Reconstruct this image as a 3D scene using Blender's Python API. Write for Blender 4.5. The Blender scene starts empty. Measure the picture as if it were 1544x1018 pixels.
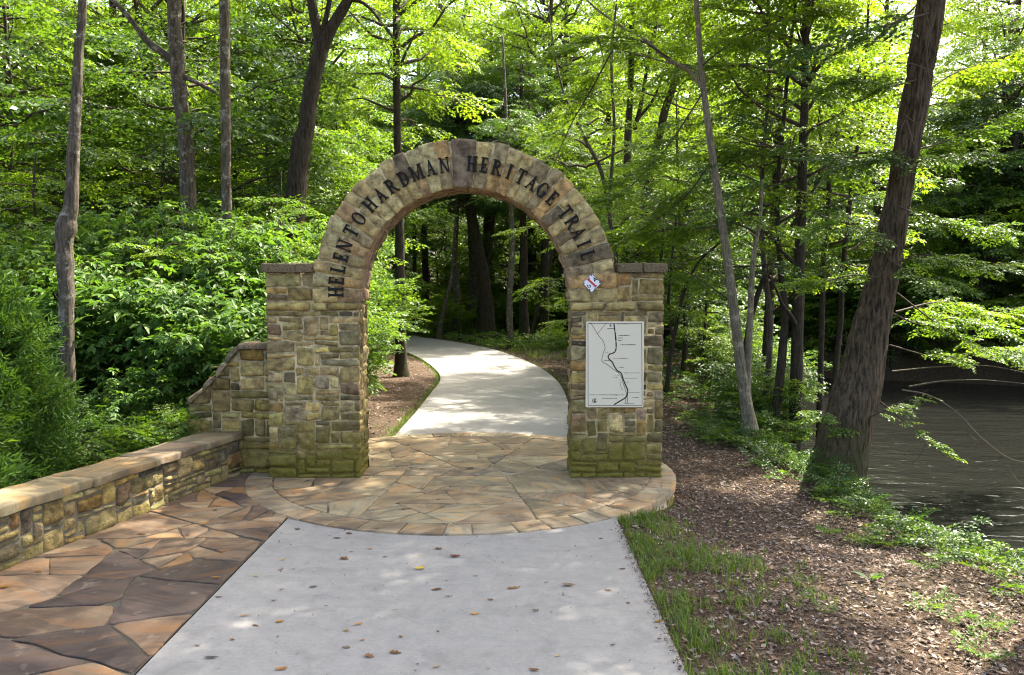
import bpy, math, random
import numpy as np
from mathutils import Vector, Matrix

PI = math.pi
scene = bpy.context.scene
COL = scene.collection
RNG = np.random.default_rng(11)
random.seed(5)

# ------------------------------------------------------------------ camera
F, CX, CY = 1200.0, 772.0, 509.0
PITCH = math.radians(3.53)
CAMH = 2.46
cp, sp = math.cos(PITCH), math.sin(PITCH)


def ray(px, py):
    u = (px - CX) / F
    v = (CY - py) / F
    return np.array([u, cp + sp * v, -sp + cp * v])


def gp(px, py, z=0.0):
    r = ray(px, py)
    t = (z - CAMH) / r[2]
    return np.array([t * r[0], t * r[1]])


def dp(px, py, Y):
    r = ray(px, py)
    t = Y / r[1]
    return np.array([t * r[0], Y, CAMH + t * r[2]])


cam_d = bpy.data.cameras.new('camera')
cam_d.sensor_width = 36.0
cam_d.lens = F / 1544.0 * 36.0
cam_d.clip_start = 0.05
cam_d.clip_end = 3000
cam = bpy.data.objects.new('camera', cam_d)
COL.objects.link(cam)
cam.location = (0, 0, CAMH)
cam.rotation_euler = (math.radians(90) - PITCH, 0, 0)
scene.camera = cam

# ------------------------------------------------------------------ light
SUN_EL, SUN_AZ = math.radians(57), math.radians(48)     # azimuth from +Y towards +X
world = bpy.data.worlds.new('World')
scene.world = world
world.use_nodes = True
wn = world.node_tree
for n in list(wn.nodes):
    wn.nodes.remove(n)
wo = wn.nodes.new('ShaderNodeOutputWorld')
wb = wn.nodes.new('ShaderNodeBackground')
ws = wn.nodes.new('ShaderNodeTexSky')
ws.sky_type = 'NISHITA'
ws.sun_disc = False
ws.sun_elevation = SUN_EL
ws.sun_rotation = SUN_AZ
ws.dust_density = 5.0
ws.ozone_density = 0.2
ws.air_density = 0.8
wb.inputs['Strength'].default_value = 0.15
wn.links.new(ws.outputs[0], wb.inputs[0])
wn.links.new(wb.outputs[0], wo.inputs[0])
sl = bpy.data.lights.new('sun', 'SUN')
sl.energy = 4.6
sl.angle = math.radians(0.55)
sl.color = (1.0, 0.93, 0.80)
so = bpy.data.objects.new('sun', sl)
COL.objects.link(so)
sdir = Vector((math.sin(SUN_AZ) * math.cos(SUN_EL), math.cos(SUN_AZ) * math.cos(SUN_EL), math.sin(SUN_EL)))
so.rotation_euler = (-sdir).to_track_quat('-Z', 'Y').to_euler()
so.location = sdir * 60

scene.view_settings.view_transform = 'Standard'
scene.view_settings.look = 'None'
scene.view_settings.gamma = 1
scene.view_settings.exposure = EXPOSURE = 2.4
scene.render.engine = 'CYCLES'
scene.cycles.use_denoising = True
scene.cycles.filter_width = 1.1
try:
    scene.cycles.denoiser = 'OPENIMAGEDENOISE'
    scene.cycles.denoising_input_passes = 'RGB_ALBEDO_NORMAL'
except Exception:
    pass
scene.cycles.max_bounces = 10
scene.cycles.diffuse_bounces = 7
scene.cycles.glossy_bounces = 3
scene.cycles.transmission_bounces = 6
scene.cycles.caustics_reflective = False
scene.cycles.caustics_refractive = False
scene.cycles.sample_clamp_indirect = 3.0
scene.cycles.use_adaptive_sampling = False

# ------------------------------------------------------------------ numpy noise


def _hash(ix, iy, iz, seed):
    h = (ix * 374761393 + iy * 668265263 + iz * 2147483647 + seed * 1274126177) & 0xFFFFFFFF
    h = ((h ^ (h >> 13)) * 1274126177) & 0xFFFFFFFF
    h = h ^ (h >> 16)
    return (h & 0xFFFF) / 65535.0


def vnoise(p, seed=0):
    p = np.asarray(p, dtype=np.float64)
    i = np.floor(p).astype(np.int64)
    f = p - i
    f = f * f * (3 - 2 * f)
    r = 0
    for dx in (0, 1):
        wx = f[..., 0] if dx else 1 - f[..., 0]
        for dy in (0, 1):
            wy = f[..., 1] if dy else 1 - f[..., 1]
            for dz in (0, 1):
                wz = f[..., 2] if dz else 1 - f[..., 2]
                r = r + wx * wy * wz * _hash(i[..., 0] + dx, i[..., 1] + dy, i[..., 2] + dz, seed)
    return r


def fbm(p, seed=0, oct=3):
    p = np.asarray(p, dtype=np.float64)
    a, s, t = 0, 1.0, 0
    for k in range(oct):
        a = a + s * vnoise(p * (2 ** k), seed + 17 * k)
        t += s
        s *= 0.5
    return a / t


def sstep(a, b, x):
    t = np.clip((x - a) / (b - a), 0, 1)
    return t * t * (3 - 2 * t)


def norm(v):
    return v / np.maximum(np.linalg.norm(v, axis=-1, keepdims=True), 1e-9)

# ------------------------------------------------------------------ mesh builder


class MB:
    def __init__(self):
        self.v, self.q, self.t, self.c, self.s = [], [], [], [], []
        self.qm, self.tm, self.n = [], [], 0
        self.ng = []

    def add(self, v, quads=None, tris=None, col=(0.5, 0.5, 0.5), sv=(0, 0, 0), mat=0, ngons=None):
        v = np.asarray(v, dtype=np.float32).reshape(-1, 3)
        m = len(v)
        self.v.append(v)
        col = np.asarray(col, dtype=np.float32)
        self.c.append(np.broadcast_to(col, (m, 3)) if col.ndim == 1 else col)
        sv = np.asarray(sv, dtype=np.float32)
        self.s.append(np.broadcast_to(sv, (m, 3)) if sv.ndim == 1 else sv)
        if quads is not None and len(quads):
            q = np.asarray(quads, dtype=np.int64).reshape(-1, 4) + self.n
            self.q.append(q)
            self.qm.append(np.full(len(q), mat))
        if tris is not None and len(tris):
            t = np.asarray(tris, dtype=np.int64).reshape(-1, 3) + self.n
            self.t.append(t)
            self.tm.append(np.full(len(t), mat))
        if ngons:
            for g in ngons:
                self.ng.append((np.asarray(g, dtype=np.int64) + self.n, mat))
        self.n += m

    def mesh(self, name, mats, origin=(0, 0, 0), smooth=True):
        me = bpy.data.meshes.new(name)
        v = np.concatenate(self.v) - np.asarray(origin, dtype=np.float32)
        loops, starts, mi = [], [], []
        k = 0
        if self.q:
            q = np.concatenate(self.q)
            loops.append(q.ravel())
            starts.append(k + np.arange(len(q)) * 4)
            k += len(q) * 4
            mi.append(np.concatenate(self.qm))
        if self.t:
            t = np.concatenate(self.t)
            loops.append(t.ravel())
            starts.append(k + np.arange(len(t)) * 3)
            k += len(t) * 3
            mi.append(np.concatenate(self.tm))
        for g, m in self.ng:
            loops.append(g)
            starts.append(np.array([k]))
            k += len(g)
            mi.append(np.array([m]))
        loops = np.concatenate(loops)
        starts = np.concatenate(starts)
        mi = np.concatenate(mi)
        me.vertices.add(len(v))
        me.vertices.foreach_set('co', v.astype(np.float32).ravel())
        me.loops.add(len(loops))
        me.loops.foreach_set('vertex_index', loops.astype(np.int32))
        me.polygons.add(len(starts))
        me.polygons.foreach_set('loop_start', starts.astype(np.int32))
        for m in mats:
            me.materials.append(m)
        me.polygons.foreach_set('material_index', mi.astype(np.int32))
        me.polygons.foreach_set('use_smooth', np.full(len(starts), smooth))
        a = me.attributes.new('Col', 'FLOAT_COLOR', 'POINT')
        c = np.ones((len(v), 4), dtype=np.float32)
        c[:, :3] = np.concatenate(self.c)
        a.data.foreach_set('color', c.ravel())
        b = me.attributes.new('sv', 'FLOAT_VECTOR', 'POINT')
        b.data.foreach_set('vector', np.concatenate(self.s).astype(np.float32).ravel())
        me.update(calc_edges=True)
        return me

    def build(self, name, mats, parent=None, origin=(0, 0, 0), smooth=True):
        me = self.mesh(name, mats, origin, smooth)
        return link(name, me, parent)


def link(name, data, parent=None, loc=(0, 0, 0), rot=None, sc=None):
    o = bpy.data.objects.new(name, data)
    COL.objects.link(o)
    if parent is not None:
        o.parent = parent
    o.location = loc
    if rot is not None:
        o.rotation_euler = rot
    if sc is not None:
        o.scale = sc if hasattr(sc, '__len__') else (sc, sc, sc)
    return o


def tag(o, label=None, cat=None, group=None, kind=None):
    if label:
        o['label'] = label
    if cat:
        o['category'] = cat
    if group:
        o['group'] = group
    if kind:
        o['kind'] = kind
    return o


def thing(name, loc, label, cat, group=None, rotz=0.0):
    o = bpy.data.objects.new(name, None)
    COL.objects.link(o)
    o.empty_display_size = 0.2
    o.location = loc
    o.rotation_euler = (0, 0, rotz)
    return tag(o, label, cat, group, 'thing')

# ------------------------------------------------------------------ node helpers


class NT:
    def __init__(self, name):
        self.m = bpy.data.materials.new(name)
        self.m.use_nodes = True
        self.t = self.m.node_tree
        for n in list(self.t.nodes):
            self.t.nodes.remove(n)
        self.out = self.t.nodes.new('ShaderNodeOutputMaterial')

    def n(self, typ, ins=None, **kw):
        nd = self.t.nodes.new(typ)
        for k, v in kw.items():
            setattr(nd, k, v)
        for k, v in (ins or {}).items():
            self.set(nd.inputs[k], v)
        return nd

    def set(self, sock, v):
        if isinstance(v, bpy.types.NodeSocket):
            self.t.links.new(v, sock)
        elif isinstance(v, bpy.types.Node):
            self.t.links.new(v.outputs[0], sock)
        else:
            if hasattr(v, '__len__') and len(v) == 3 and sock.type == 'RGBA':
                v = (*v, 1)
            sock.default_value = v

    def attr(self, name, out='Color'):
        return self.n('ShaderNodeAttribute', attribute_name=name).outputs[out]

    def noise(self, vec, scale, detail=4, rough=0.55, dist=0.0, out=0):
        nd = self.n('ShaderNodeTexNoise', {'Scale': scale, 'Detail': detail, 'Roughness': rough, 'Distortion': dist})
        if vec is not None:
            self.set(nd.inputs['Vector'], vec)
        return nd.outputs[out]

    def ramp(self, fac, stops, interp='LINEAR'):
        nd = self.n('ShaderNodeValToRGB')
        cr = nd.color_ramp
        cr.interpolation = interp
        while len(cr.elements) > 1:
            cr.elements.remove(cr.elements[-1])
        first = True
        for p, c in stops:
            if not hasattr(c, '__len__'):
                c = (c, c, c)
            e = cr.elements[0] if first else cr.elements.new(p)
            e.position = p
            e.color = (*c[:3], 1)
            first = False
        self.set(nd.inputs[0], fac)
        return nd.outputs[0]

    def mix(self, fac, a, b, mode='MIX'):
        nd = self.n('ShaderNodeMix', data_type='RGBA', blend_type=mode)
        self.set(nd.inputs[0], fac)
        self.set(nd.inputs[6], a)
        self.set(nd.inputs[7], b)
        return nd.outputs[2]

    def math(self, op, a, b=0.0, c=None, clamp=False):
        nd = self.n('ShaderNodeMath', operation=op, use_clamp=clamp)
        self.set(nd.inputs[0], a)
        self.set(nd.inputs[1], b)
        if c is not None:
            self.set(nd.inputs[2], c)
        return nd.outputs[0]

    def mapr(self, v, a, b, c=0.0, d=1.0):
        return self.n('ShaderNodeMapRange', {0: v, 1: a, 2: b, 3: c, 4: d}).outputs[0]

    def pos(self):
        return self.n('ShaderNodeNewGeometry').outputs['Position']

    def obj(self):
        return self.n('ShaderNodeTexCoord').outputs['Object']

    def vmul(self, v, s):
        return self.n('ShaderNodeVectorMath', {0: v, 1: s}, operation='MULTIPLY').outputs[0]

    def vadd(self, v, s):
        return self.n('ShaderNodeVectorMath', {0: v, 1: s}, operation='ADD').outputs[0]

    def sep(self, v):
        return self.n('ShaderNodeSeparateXYZ', {0: v}).outputs

    def bump(self, h, strength=0.5, dist=0.01, prev=None):
        nd = self.n('ShaderNodeBump', {'Strength': strength, 'Distance': dist, 'Height': h})
        if prev is not None:
            self.set(nd.inputs['Normal'], prev)
        return nd.outputs[0]

    def principled(self, col, rough=0.8, spec=0.3, normal=None, **kw):
        ins = {'Base Color': col, 'Roughness': rough, 'Specular IOR Level': spec}
        ins.update(kw)
        nd = self.n('ShaderNodeBsdfPrincipled', ins)
        if normal is not None:
            self.set(nd.inputs['Normal'], normal)
        return nd.outputs[0]

    def done(self, sh):
        self.t.links.new(sh, self.out.inputs[0])
        return self.m

# ------------------------------------------------------------------ materials


def mat_stone(name, moss=0.0, moss_top=1.0, mortar=False):
    """Rough split sandstone; per stone colour in 'Col', bedding direction in 'sv'."""
    T = NT(name)
    P = T.pos()
    base = T.attr('Col') if not mortar else (0.52, 0.43, 0.25)
    off = T.vadd(P, T.vmul(T.attr('sv', 'Vector'), (7.0, 7.0, 7.0)))
    n1 = T.noise(off, 9, 5, 0.62)
    n2 = T.noise(off, 55, 4, 0.7)
    band = T.noise(T.vmul(off, (5.0, 5.0, 34.0)), 1.2, 3, 0.5, 0.7)
    c = T.mix(T.mapr(n1, 0.36, 0.66), T.mix(1.0, base, (0.45, 0.43, 0.41), 'MULTIPLY'), T.mix(1.0, base, (1.38, 1.33, 1.18), 'MULTIPLY'))
    c = T.mix(T.mapr(band, 0.56, 0.70, 0, 0.35), c, T.mix(1.0, base, (0.55, 0.42, 0.30), 'MULTIPLY'))
    c = T.mix(T.mapr(n2, 0.56, 0.72, 0, 0.6), c, (0.075, 0.06, 0.042))
    c = T.mix(T.mapr(T.noise(P, 24, 3, 0.6), 0.62, 0.72, 0, 0.35), c, (0.40, 0.37, 0.28))
    if moss > 0:
        z = T.sep(P)[2]
        m = T.math('ADD', T.mapr(z, 0.0, moss_top, 0.62, 0.0), T.math('MULTIPLY', T.noise(P, 3.2, 4, 0.6), 0.72))
        m = T.math('ADD', m, T.math('MULTIPLY', T.noise(P, 38, 3, 0.6), 0.26))
        m = T.mapr(m, 0.68, 0.98, 0, moss)
        mc = T.mix(T.noise(P, 30, 3), (0.075, 0.072, 0.012), (0.23, 0.19, 0.03))
        c = T.mix(m, c, mc)
    b = T.bump(n2, 1.0, 0.011)
    b = T.bump(n1, 1.0, 0.032, b)
    b = T.bump(band, 0.4, 0.012, b)
    return T.done(T.principled(c, 0.88, 0.22, b))


def mat_flag(name, joint=False, damp=0.0):
    T = NT(name)
    P = T.pos()
    if joint:
        n = T.noise(P, 60, 4)
        c = T.mix(n, (0.26, 0.22, 0.15), (0.45, 0.385, 0.27))
        c = T.mix(T.mapr(T.noise(P, 1.3, 3), 0.5, 0.65, 0, 0.8), c, (0.10, 0.09, 0.055))
        return T.done(T.principled(c, 0.95, 0.1, T.bump(n, 0.6, 0.006)))
    sv = T.attr('sv', 'Vector')
    base = T.attr('Col')
    n1 = T.noise(sv, 1.6, 5, 0.6, 0.8)
    st = T.noise(T.vmul(sv, (0.9, 4.2, 1.0)), 1.5, 5, 0.58, 1.2)
    n3 = T.noise(P, 85, 4, 0.7)
    c = T.mix(T.mapr(n1, 0.36, 0.66), T.mix(1.0, base, (0.45, 0.41, 0.39), 'MULTIPLY'), T.mix(1.0, base, (1.38, 1.3, 1.15), 'MULTIPLY'))
    c = T.mix(T.mapr(st, 0.52, 0.64, 0, 0.6), c, T.mix(1.0, base, (1.38, 0.93, 0.5), 'MULTIPLY'))
    c = T.mix(T.mapr(st, 0.36, 0.48, 0.65, 0), c, T.mix(1.0, base, (0.46, 0.41, 0.37), 'MULTIPLY'))
    c = T.mix(T.mapr(n3, 0.58, 0.75, 0, 0.28), c, (0.10, 0.08, 0.06))
    c = T.mix(T.mapr(T.noise(P, 5, 4, 0.65), 0.60, 0.74, 0, 0.4), c, (0.40, 0.34, 0.24))
    b = T.bump(n3, 0.35, 0.004)
    b = T.bump(st, 0.55, 0.014, b)
    return T.done(T.principled(c, T.mapr(n1, 0.3, 0.7, 0.62, 0.85), 0.3, b))


def mat_concrete(name):
    T = NT(name)
    P = T.pos()
    big = T.noise(P, 0.55, 4, 0.6)
    fine = T.noise(P, 120, 4, 0.7)
    broom = T.noise(T.vmul(P, (6.0, 130.0, 1.0)), 1.0, 3, 0.6)
    med = T.noise(P, 34, 3, 0.75)
    patch = T.noise(P, 7.0, 5, 0.7)
    c = T.mix(big, (0.218, 0.205, 0.177), (0.284, 0.268, 0.236))
    c = T.mix(T.mapr(fine, 0.38, 0.62, 0.0, 0.38), c, (0.19, 0.188, 0.18))
    c = T.mix(T.mapr(broom, 0.35, 0.7, 0.0, 0.22), c, (0.36, 0.36, 0.36))
    sp_ = T.n('ShaderNodeTexVoronoi', {'Vector': P, 'Scale': 46.0}).outputs['Distance']
    c = T.mix(T.mapr(sp_, 0.05, 0.11, 0.45, 0), c, (0.15, 0.14, 0.13))
    c = T.mix(T.mapr(med, 0.40, 0.62, 0.34, 0), c, (0.165, 0.16, 0.147))
    c = T.mix(T.mapr(patch, 0.42, 0.6, 0.0, 0.3), c, (0.325, 0.308, 0.274))
    stain = T.noise(P, 2.6, 6, 0.68, 0.6)
    c = T.mix(T.mapr(stain, 0.52, 0.68, 0, 0.5), c, (0.165, 0.155, 0.14))
    st2 = T.noise(T.vmul(P, (1.3, 9.0, 1.0)), 0.8, 5, 0.6, 0.3)
    c = T.mix(T.mapr(st2, 0.56, 0.72, 0, 0.4), c, (0.185, 0.18, 0.17))
    b = T.bump(broom, 0.4, 0.003)
    b = T.bump(fine, 0.35, 0.002, b)
    return T.done(T.principled(c, 0.85, 0.25, b))


def mat_soil(name):
    T = NT(name)
    P = T.pos()
    n1 = T.noise(P, 14, 6, 0.7)
    v = T.n('ShaderNodeTexVoronoi', {'Vector': T.vadd(T.vmul(P, (1, 1, 1)), T.n('ShaderNodeTexNoise', {'Vector': P, 'Scale': 9.0}).outputs[1]), 'Scale': 26.0})
    cr = T.sep(v.outputs['Color'])
    c = T.ramp(cr[0], [(0.0, (0.045, 0.030, 0.020)), (0.35, (0.10, 0.066, 0.043)), (0.7, (0.17, 0.115, 0.075)), (1.0, (0.29, 0.21, 0.14))])
    c = T.mix(T.mapr(n1, 0.35, 0.65, 0.75, 0), c, (0.055, 0.036, 0.024))
    g = T.noise(P, 0.35, 4, 0.6)
    c = T.mix(T.mapr(g, 0.52, 0.68, 0, 0.35), c, (0.05, 0.07, 0.016))
    b = T.bump(v.outputs['Distance'], 0.9, 0.03)
    b = T.bump(n1, 0.8, 0.03, b)
    return T.done(T.principled(c, 0.95, 0.12, b))


def mat_water(name):
    T = NT(name)
    P = T.pos()
    w0 = T.noise(T.vmul(P, (0.7, 1.2, 1)), 1.1, 3, 0.5, 0.3)
    w1 = T.noise(T.vmul(P, (0.8, 1.4, 1)), 2.1, 3, 0.55, 0.25)
    w2 = T.noise(T.vmul(P, (0.9, 1.5, 1)), 6.0, 2, 0.5, 0.2)
    c = T.mix(T.noise(P, 0.5, 3), (0.006, 0.0065, 0.006), (0.013, 0.013, 0.011))
    b = T.bump(w2, 0.6, 0.02)
    b = T.bump(w1, 0.6, 0.09, b)
    b = T.bump(w0, 0.4, 0.16, b)
    return T.done(T.principled(c, 0.09, 0.5, b, IOR=1.33))


def mat_leaf(name, dark, mid, light, trans=0.42, tcol=(1.5, 1.45, 0.5), spec=0.35, rough=0.42):
    T = NT(name)
    r = T.sep(T.attr('Col'))[0]
    oi = T.n('ShaderNodeObjectInfo').outputs['Random']
    f = T.math('ADD', T.math('MULTIPLY', r, 0.78), T.math('MULTIPLY', oi, 0.22))
    c = T.ramp(f, [(0.05, dark), (0.5, mid), (0.93, light)])
    tc = T.mix(1.0, c, tcol, 'MULTIPLY')
    pr = T.principled(c, rough, spec)
    tr = T.n('ShaderNodeBsdfTranslucent', {'Color': tc}).outputs[0]
    mx = T.n('ShaderNodeMixShader', {0: trans, 1: pr, 2: tr}).outputs[0]
    return T.done(mx)


def mat_bark(name, a, b_, lich=(0.3, 0.3, 0.25), lich_amt=0.3, furrow=1.0, moss=0.0):
    T = NT(name)
    O = T.obj()
    st = T.vmul(O, (1.0, 1.0, 0.16))
    v = T.noise(st, 26 / furrow, 5, 0.65, 0.5)
    f = T.noise(O, 60, 4, 0.7)
    c = T.mix(T.mapr(v, 0.36, 0.62), a, b_)
    c = T.mix(T.mapr(f, 0.4, 0.7, 0, 0.35), c, T.mix(1.0, a, (0.6, 0.6, 0.6), 'MULTIPLY'))
    li = T.noise(O, 6.5, 6, 0.75)
    c = T.mix(T.mapr(li, 0.54, 0.64, 0, lich_amt), c, lich)
    if moss > 0:
        mz = T.math('ADD', T.mapr(T.sep(O)[2], 0.0, 2.4, 0.55, 0.0), T.math('MULTIPLY', T.noise(O, 3.0, 4, 0.6), 0.6))
        c = T.mix(T.mapr(mz, 0.55, 0.85, 0, moss), c, (0.045, 0.055, 0.012))
    b = T.bump(f, 0.5, 0.006)
    b = T.bump(v, 1.0, 0.022 * furrow, b)
    return T.done(T.principled(c, 0.92, 0.15, b))


def mat_plain(name, col, rough=0.6, spec=0.4, metal=0.0, var=0.0):
    T = NT(name)
    c = col
    b = None
    if var:
        n = T.noise(T.obj(), 14, 4, 0.6)
        c = T.mix(T.mapr(n, 0.35, 0.7, 0, var), col, tuple(x * 0.55 for x in col))
        b = T.bump(n, 0.1, 0.004)
    return T.done(T.principled(c, rough, spec, b, Metallic=metal))


def mat_attr(name, rough=0.8, spec=0.2, trans=0.0):
    T = NT(name)
    c = T.attr('Col')
    n = T.noise(T.pos(), 70, 3)
    c = T.mix(T.mapr(n, 0.4, 0.7, 0, 0.3), c, T.mix(1.0, c, (0.5, 0.45, 0.4), 'MULTIPLY'))
    sh = T.principled(c, rough, spec)
    if trans:
        tr = T.n('ShaderNodeBsdfTranslucent', {'Color': c}).outputs[0]
        sh = T.n('ShaderNodeMixShader', {0: trans, 1: sh, 2: tr}).outputs[0]
    return T.done(sh)


M = {}
M['stone'] = mat_stone('gate_sandstone', 0.95, 1.15)
M['mortar'] = mat_stone('tan_mortar', 0.9, 1.0, mortar=True)
M['ringstone'] = mat_stone('arch_sandstone')
M['ringmortar'] = mat_stone('arch_mortar', mortar=True)
M['wallstone'] = mat_stone('wall_sandstone', 0.3, 0.35)
M['wallmortar'] = mat_plain('wall_joint', (0.16, 0.14, 0.10), 0.95, 0.1, var=0.5)
M['wingstone'] = mat_stone('wing_sandstone', 0.6, 1.4)
M['cap'] = mat_flag('cap_flagstone')
M['flag'] = mat_flag('flagstone')
M['joint'] = mat_flag('flag_joint', joint=True)
M['joint_dark'] = mat_plain('dark_grit_joint', (0.15, 0.13, 0.095), 0.95, 0.1, var=0.6)
M['concrete'] = mat_concrete('broomed_concrete')
M['soil'] = mat_soil('leafy_soil')
M['water'] = mat_water('river_water')
M['letter'] = mat_plain('dark_bronze', (0.010, 0.010, 0.009), 0.7, 0.2, 0.0, 0.2)
M['sign'] = mat_plain('cream_sign', (0.70, 0.635, 0.47), 0.45, 0.4)
M['ink'] = mat_plain('sign_ink', (0.02, 0.02, 0.022), 0.5, 0.4)
M['white'] = mat_plain('white_enamel', (0.74, 0.76, 0.78), 0.35, 0.5)
M['red'] = mat_plain('red_enamel', (0.52, 0.035, 0.045), 0.4, 0.5)
M['dead'] = mat_attr('dead_leaf', 0.7, 0.25, 0.2)
M['litter'] = mat_attr('litter_leaf', 0.85, 0.2, 0.1)
M['grass'] = mat_leaf('grass_blade', (0.05, 0.095, 0.012), (0.095, 0.16, 0.024), (0.20, 0.24, 0.06), 0.35, spec=0.25, rough=0.5)
M['twig'] = mat_plain('twig_bark', (0.085, 0.066, 0.048), 0.9, 0.15, var=0.5)
M['deadtwig'] = mat_plain('grey_dead_twig', (0.11, 0.09, 0.065), 0.9, 0.15, var=0.5)
M['bark_pale'] = mat_bark('pale_bark', (0.095, 0.08, 0.055), (0.26, 0.225, 0.155), (0.38, 0.355, 0.25), 0.75, 0.6)
M['bark_grey'] = mat_bark('grey_lichen_bark', (0.045, 0.037, 0.027), (0.135, 0.112, 0.082), (0.34, 0.32, 0.26), 0.7, 0.9, 0.3)
M['bark_mid'] = mat_bark('brown_bark', (0.04, 0.033, 0.025), (0.13, 0.108, 0.08), (0.20, 0.185, 0.14), 0.5, 1.0, 0.3)
M['bark_oak'] = mat_bark('furrowed_bark', (0.020, 0.016, 0.011), (0.135, 0.096, 0.060), (0.15, 0.125, 0.075), 0.3, 1.0, 0.9)
M['bark_dark'] = mat_bark('dark_bark', (0.022, 0.017, 0.012), (0.07, 0.055, 0.04), (0.075, 0.07, 0.045), 0.35, 1.0, 0.35)
M['leaf_sun'] = mat_leaf('sunlit_maple_leaf', (0.068, 0.13, 0.013), (0.115, 0.19, 0.02), (0.195, 0.26, 0.028), 0.5, (1.75, 1.7, 0.5))  # backlit glow put into the colour: lighter, yellower copy of the green leaf
M['leaf_mid'] = mat_leaf('green_leaf', (0.045, 0.10, 0.016), (0.08, 0.155, 0.022), (0.15, 0.22, 0.032), 0.47, (1.8, 1.65, 0.5))
M['leaf_dark'] = mat_leaf('deep_green_leaf', (0.026, 0.066, 0.016), (0.047, 0.10, 0.02), (0.095, 0.155, 0.028), 0.40, (1.7, 1.6, 0.5))
M['leaf_palm'] = mat_leaf('palmate_leaf', (0.045, 0.105, 0.02), (0.085, 0.165, 0.03), (0.155, 0.235, 0.04), 0.42, (1.5, 1.5, 0.5), 0.28, 0.5)
M['leaf_con'] = mat_leaf('conifer_scale', (0.036, 0.085, 0.014), (0.07, 0.145, 0.022), (0.13, 0.21, 0.033), 0.34, (1.4, 1.4, 0.5), 0.25, 0.55)

# ------------------------------------------------------------------ layout numbers
YG = gp(701, 722)[1]            # plane of the gate's front face
XG = -0.60                      # gate centre
HIN, PW, GD = 1.375, 1.15, 0.62  # half opening, pier width, depth
HOUT = HIN + PW
ZC = dp(701, 443, YG)[2]        # centre of the arch ring
R0, R1 = 1.345, 1.92
ZSH = 2.66                      # top of pier masonry under the coping
PCX, PCY, PR = -0.65, 10.6, 2.78   # round platform
PXL, PXR = -2.40, 1.12          # concrete path edges
WA = np.array([*gp(0, 862)])    # seat wall foot line
WB = np.array([*gp(360, 716)])
WD = (WB - WA) / np.linalg.norm(WB - WA)
WN = np.array([-WD[1], WD[0]])   # to the left, away from the path

# far path edges
fr = np.array([gp(*p) for p in [(862, 668), (860, 640), (858, 610), (838, 572), (800, 547), (745, 527), (690, 516), (640, 509), (590, 504)]] + [(-15, 43.2), (-24, 43)])
fl = np.array([gp(*p) for p in [(586, 668), (606, 645), (628, 620), (650, 592), (664, 572), (656, 556), (632, 539), (600, 527), (574, 522)]] + [(-15, 37.5), (-24, 37)])


def resample(P, n):
    P = np.asarray(P, float)
    m = len(P)
    # Catmull-Rom
    Q = np.vstack([2 * P[0] - P[1], P, 2 * P[-1] - P[-2]])
    ts = np.linspace(0, m - 1 - 1e-6, n)
    i = ts.astype(int)
    f = (ts - i)[:, None]
    p0, p1, p2, p3 = Q[i], Q[i + 1], Q[i + 2], Q[i + 3]
    return 0.5 * (2 * p1 + (p2 - p0) * f + (2 * p0 - 5 * p1 + 4 * p2 - p3) * f ** 2 + (3 * p1 - p0 - 3 * p2 + p3) * f ** 3)


FR, FL = resample(fr, 61), resample(fl, 61)
FC = (FR + FL) / 2


def bank_x(y):
    return np.interp(y, [-30, 0, 5, 7.7, 9.3, 11, 12.7, 14.6, 18, 24, 30, 34], [7.5, 6.2, 5.6, 5.1, 4.75, 4.75, 4.7, 4.75, 5.4, 6.2, 7.4, 8.5])


def far_y(x):
    return np.interp(x, [5, 8, 11, 16, 20, 26, 40, 80], [36, 34.5, 33, 31.0, 29, 25, 18, 4])


def zg(x, y):
    """ground height"""
    x = np.asarray(x, float)
    y = np.asarray(y, float)
    z = np.full(np.broadcast(x, y).shape, -0.035)
    # right of the platform the soil lies lower
    drop = sstep(1.15, 2.4, x) * sstep(6.0, 9.0, y) * (1 - sstep(15, 20, y))
    z = z - 0.20 * drop
    z = z - 0.10 * sstep(1.3, 4.5, x) * (1 - sstep(16, 22, y))
    # behind the seat wall, left
    z = z - 0.25 * sstep(-4.4, -5.2, x) * (1 - sstep(13, 20, y))
    z = z + 0.10 * np.clip(-9 - x, 0, 40) * sstep(8, 16, y)
    z = z + 0.03 * np.clip(y - 46, 0, 120)
    # bed of the far path
    if z.size > 4:
        d2 = np.full(z.shape, 1e9)
        for c in FC:
            d2 = np.minimum(d2, (x - c[0]) ** 2 + (y - c[1]) ** 2)
        z = z - 0.07 * (1 - sstep(1.4, 2.2, np.sqrt(d2)))
    # river
    dist = np.minimum(x - bank_x(y), far_y(x) - y)
    z = z - 1.9 * sstep(-0.45, 1.5, dist)
    # uneven
    p = np.stack([x * 0.7, y * 0.7, np.zeros_like(z)], -1)
    z = z + (fbm(p, 3) - 0.5) * 0.10 * sstep(0, 1.0, np.abs(x + 0.7) - 2.2)
    return z


WATER_Z = -1.12
# ================================================================== masonry
STONE_COLS = np.array([
    (0.33, 0.255, 0.14), (0.36, 0.295, 0.165), (0.27, 0.215, 0.125), (0.29, 0.25, 0.135), (0.42, 0.35, 0.215),
    (0.21, 0.175, 0.12), (0.165, 0.145, 0.115), (0.24, 0.215, 0.16), (0.36, 0.24, 0.11), (0.25, 0.18, 0.125),
    (0.32, 0.285, 0.17), (0.10, 0.088, 0.075), (0.21, 0.165, 0.135)])
STONE_W = np.array([10, 10, 9, 10, 6, 7, 5, 6, 3, 3, 8, 3.5, 3])
STONE_W = STONE_W / STONE_W.sum()
STONE_COLS = STONE_COLS * np.array([1.04, 0.99, 0.73])


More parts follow.
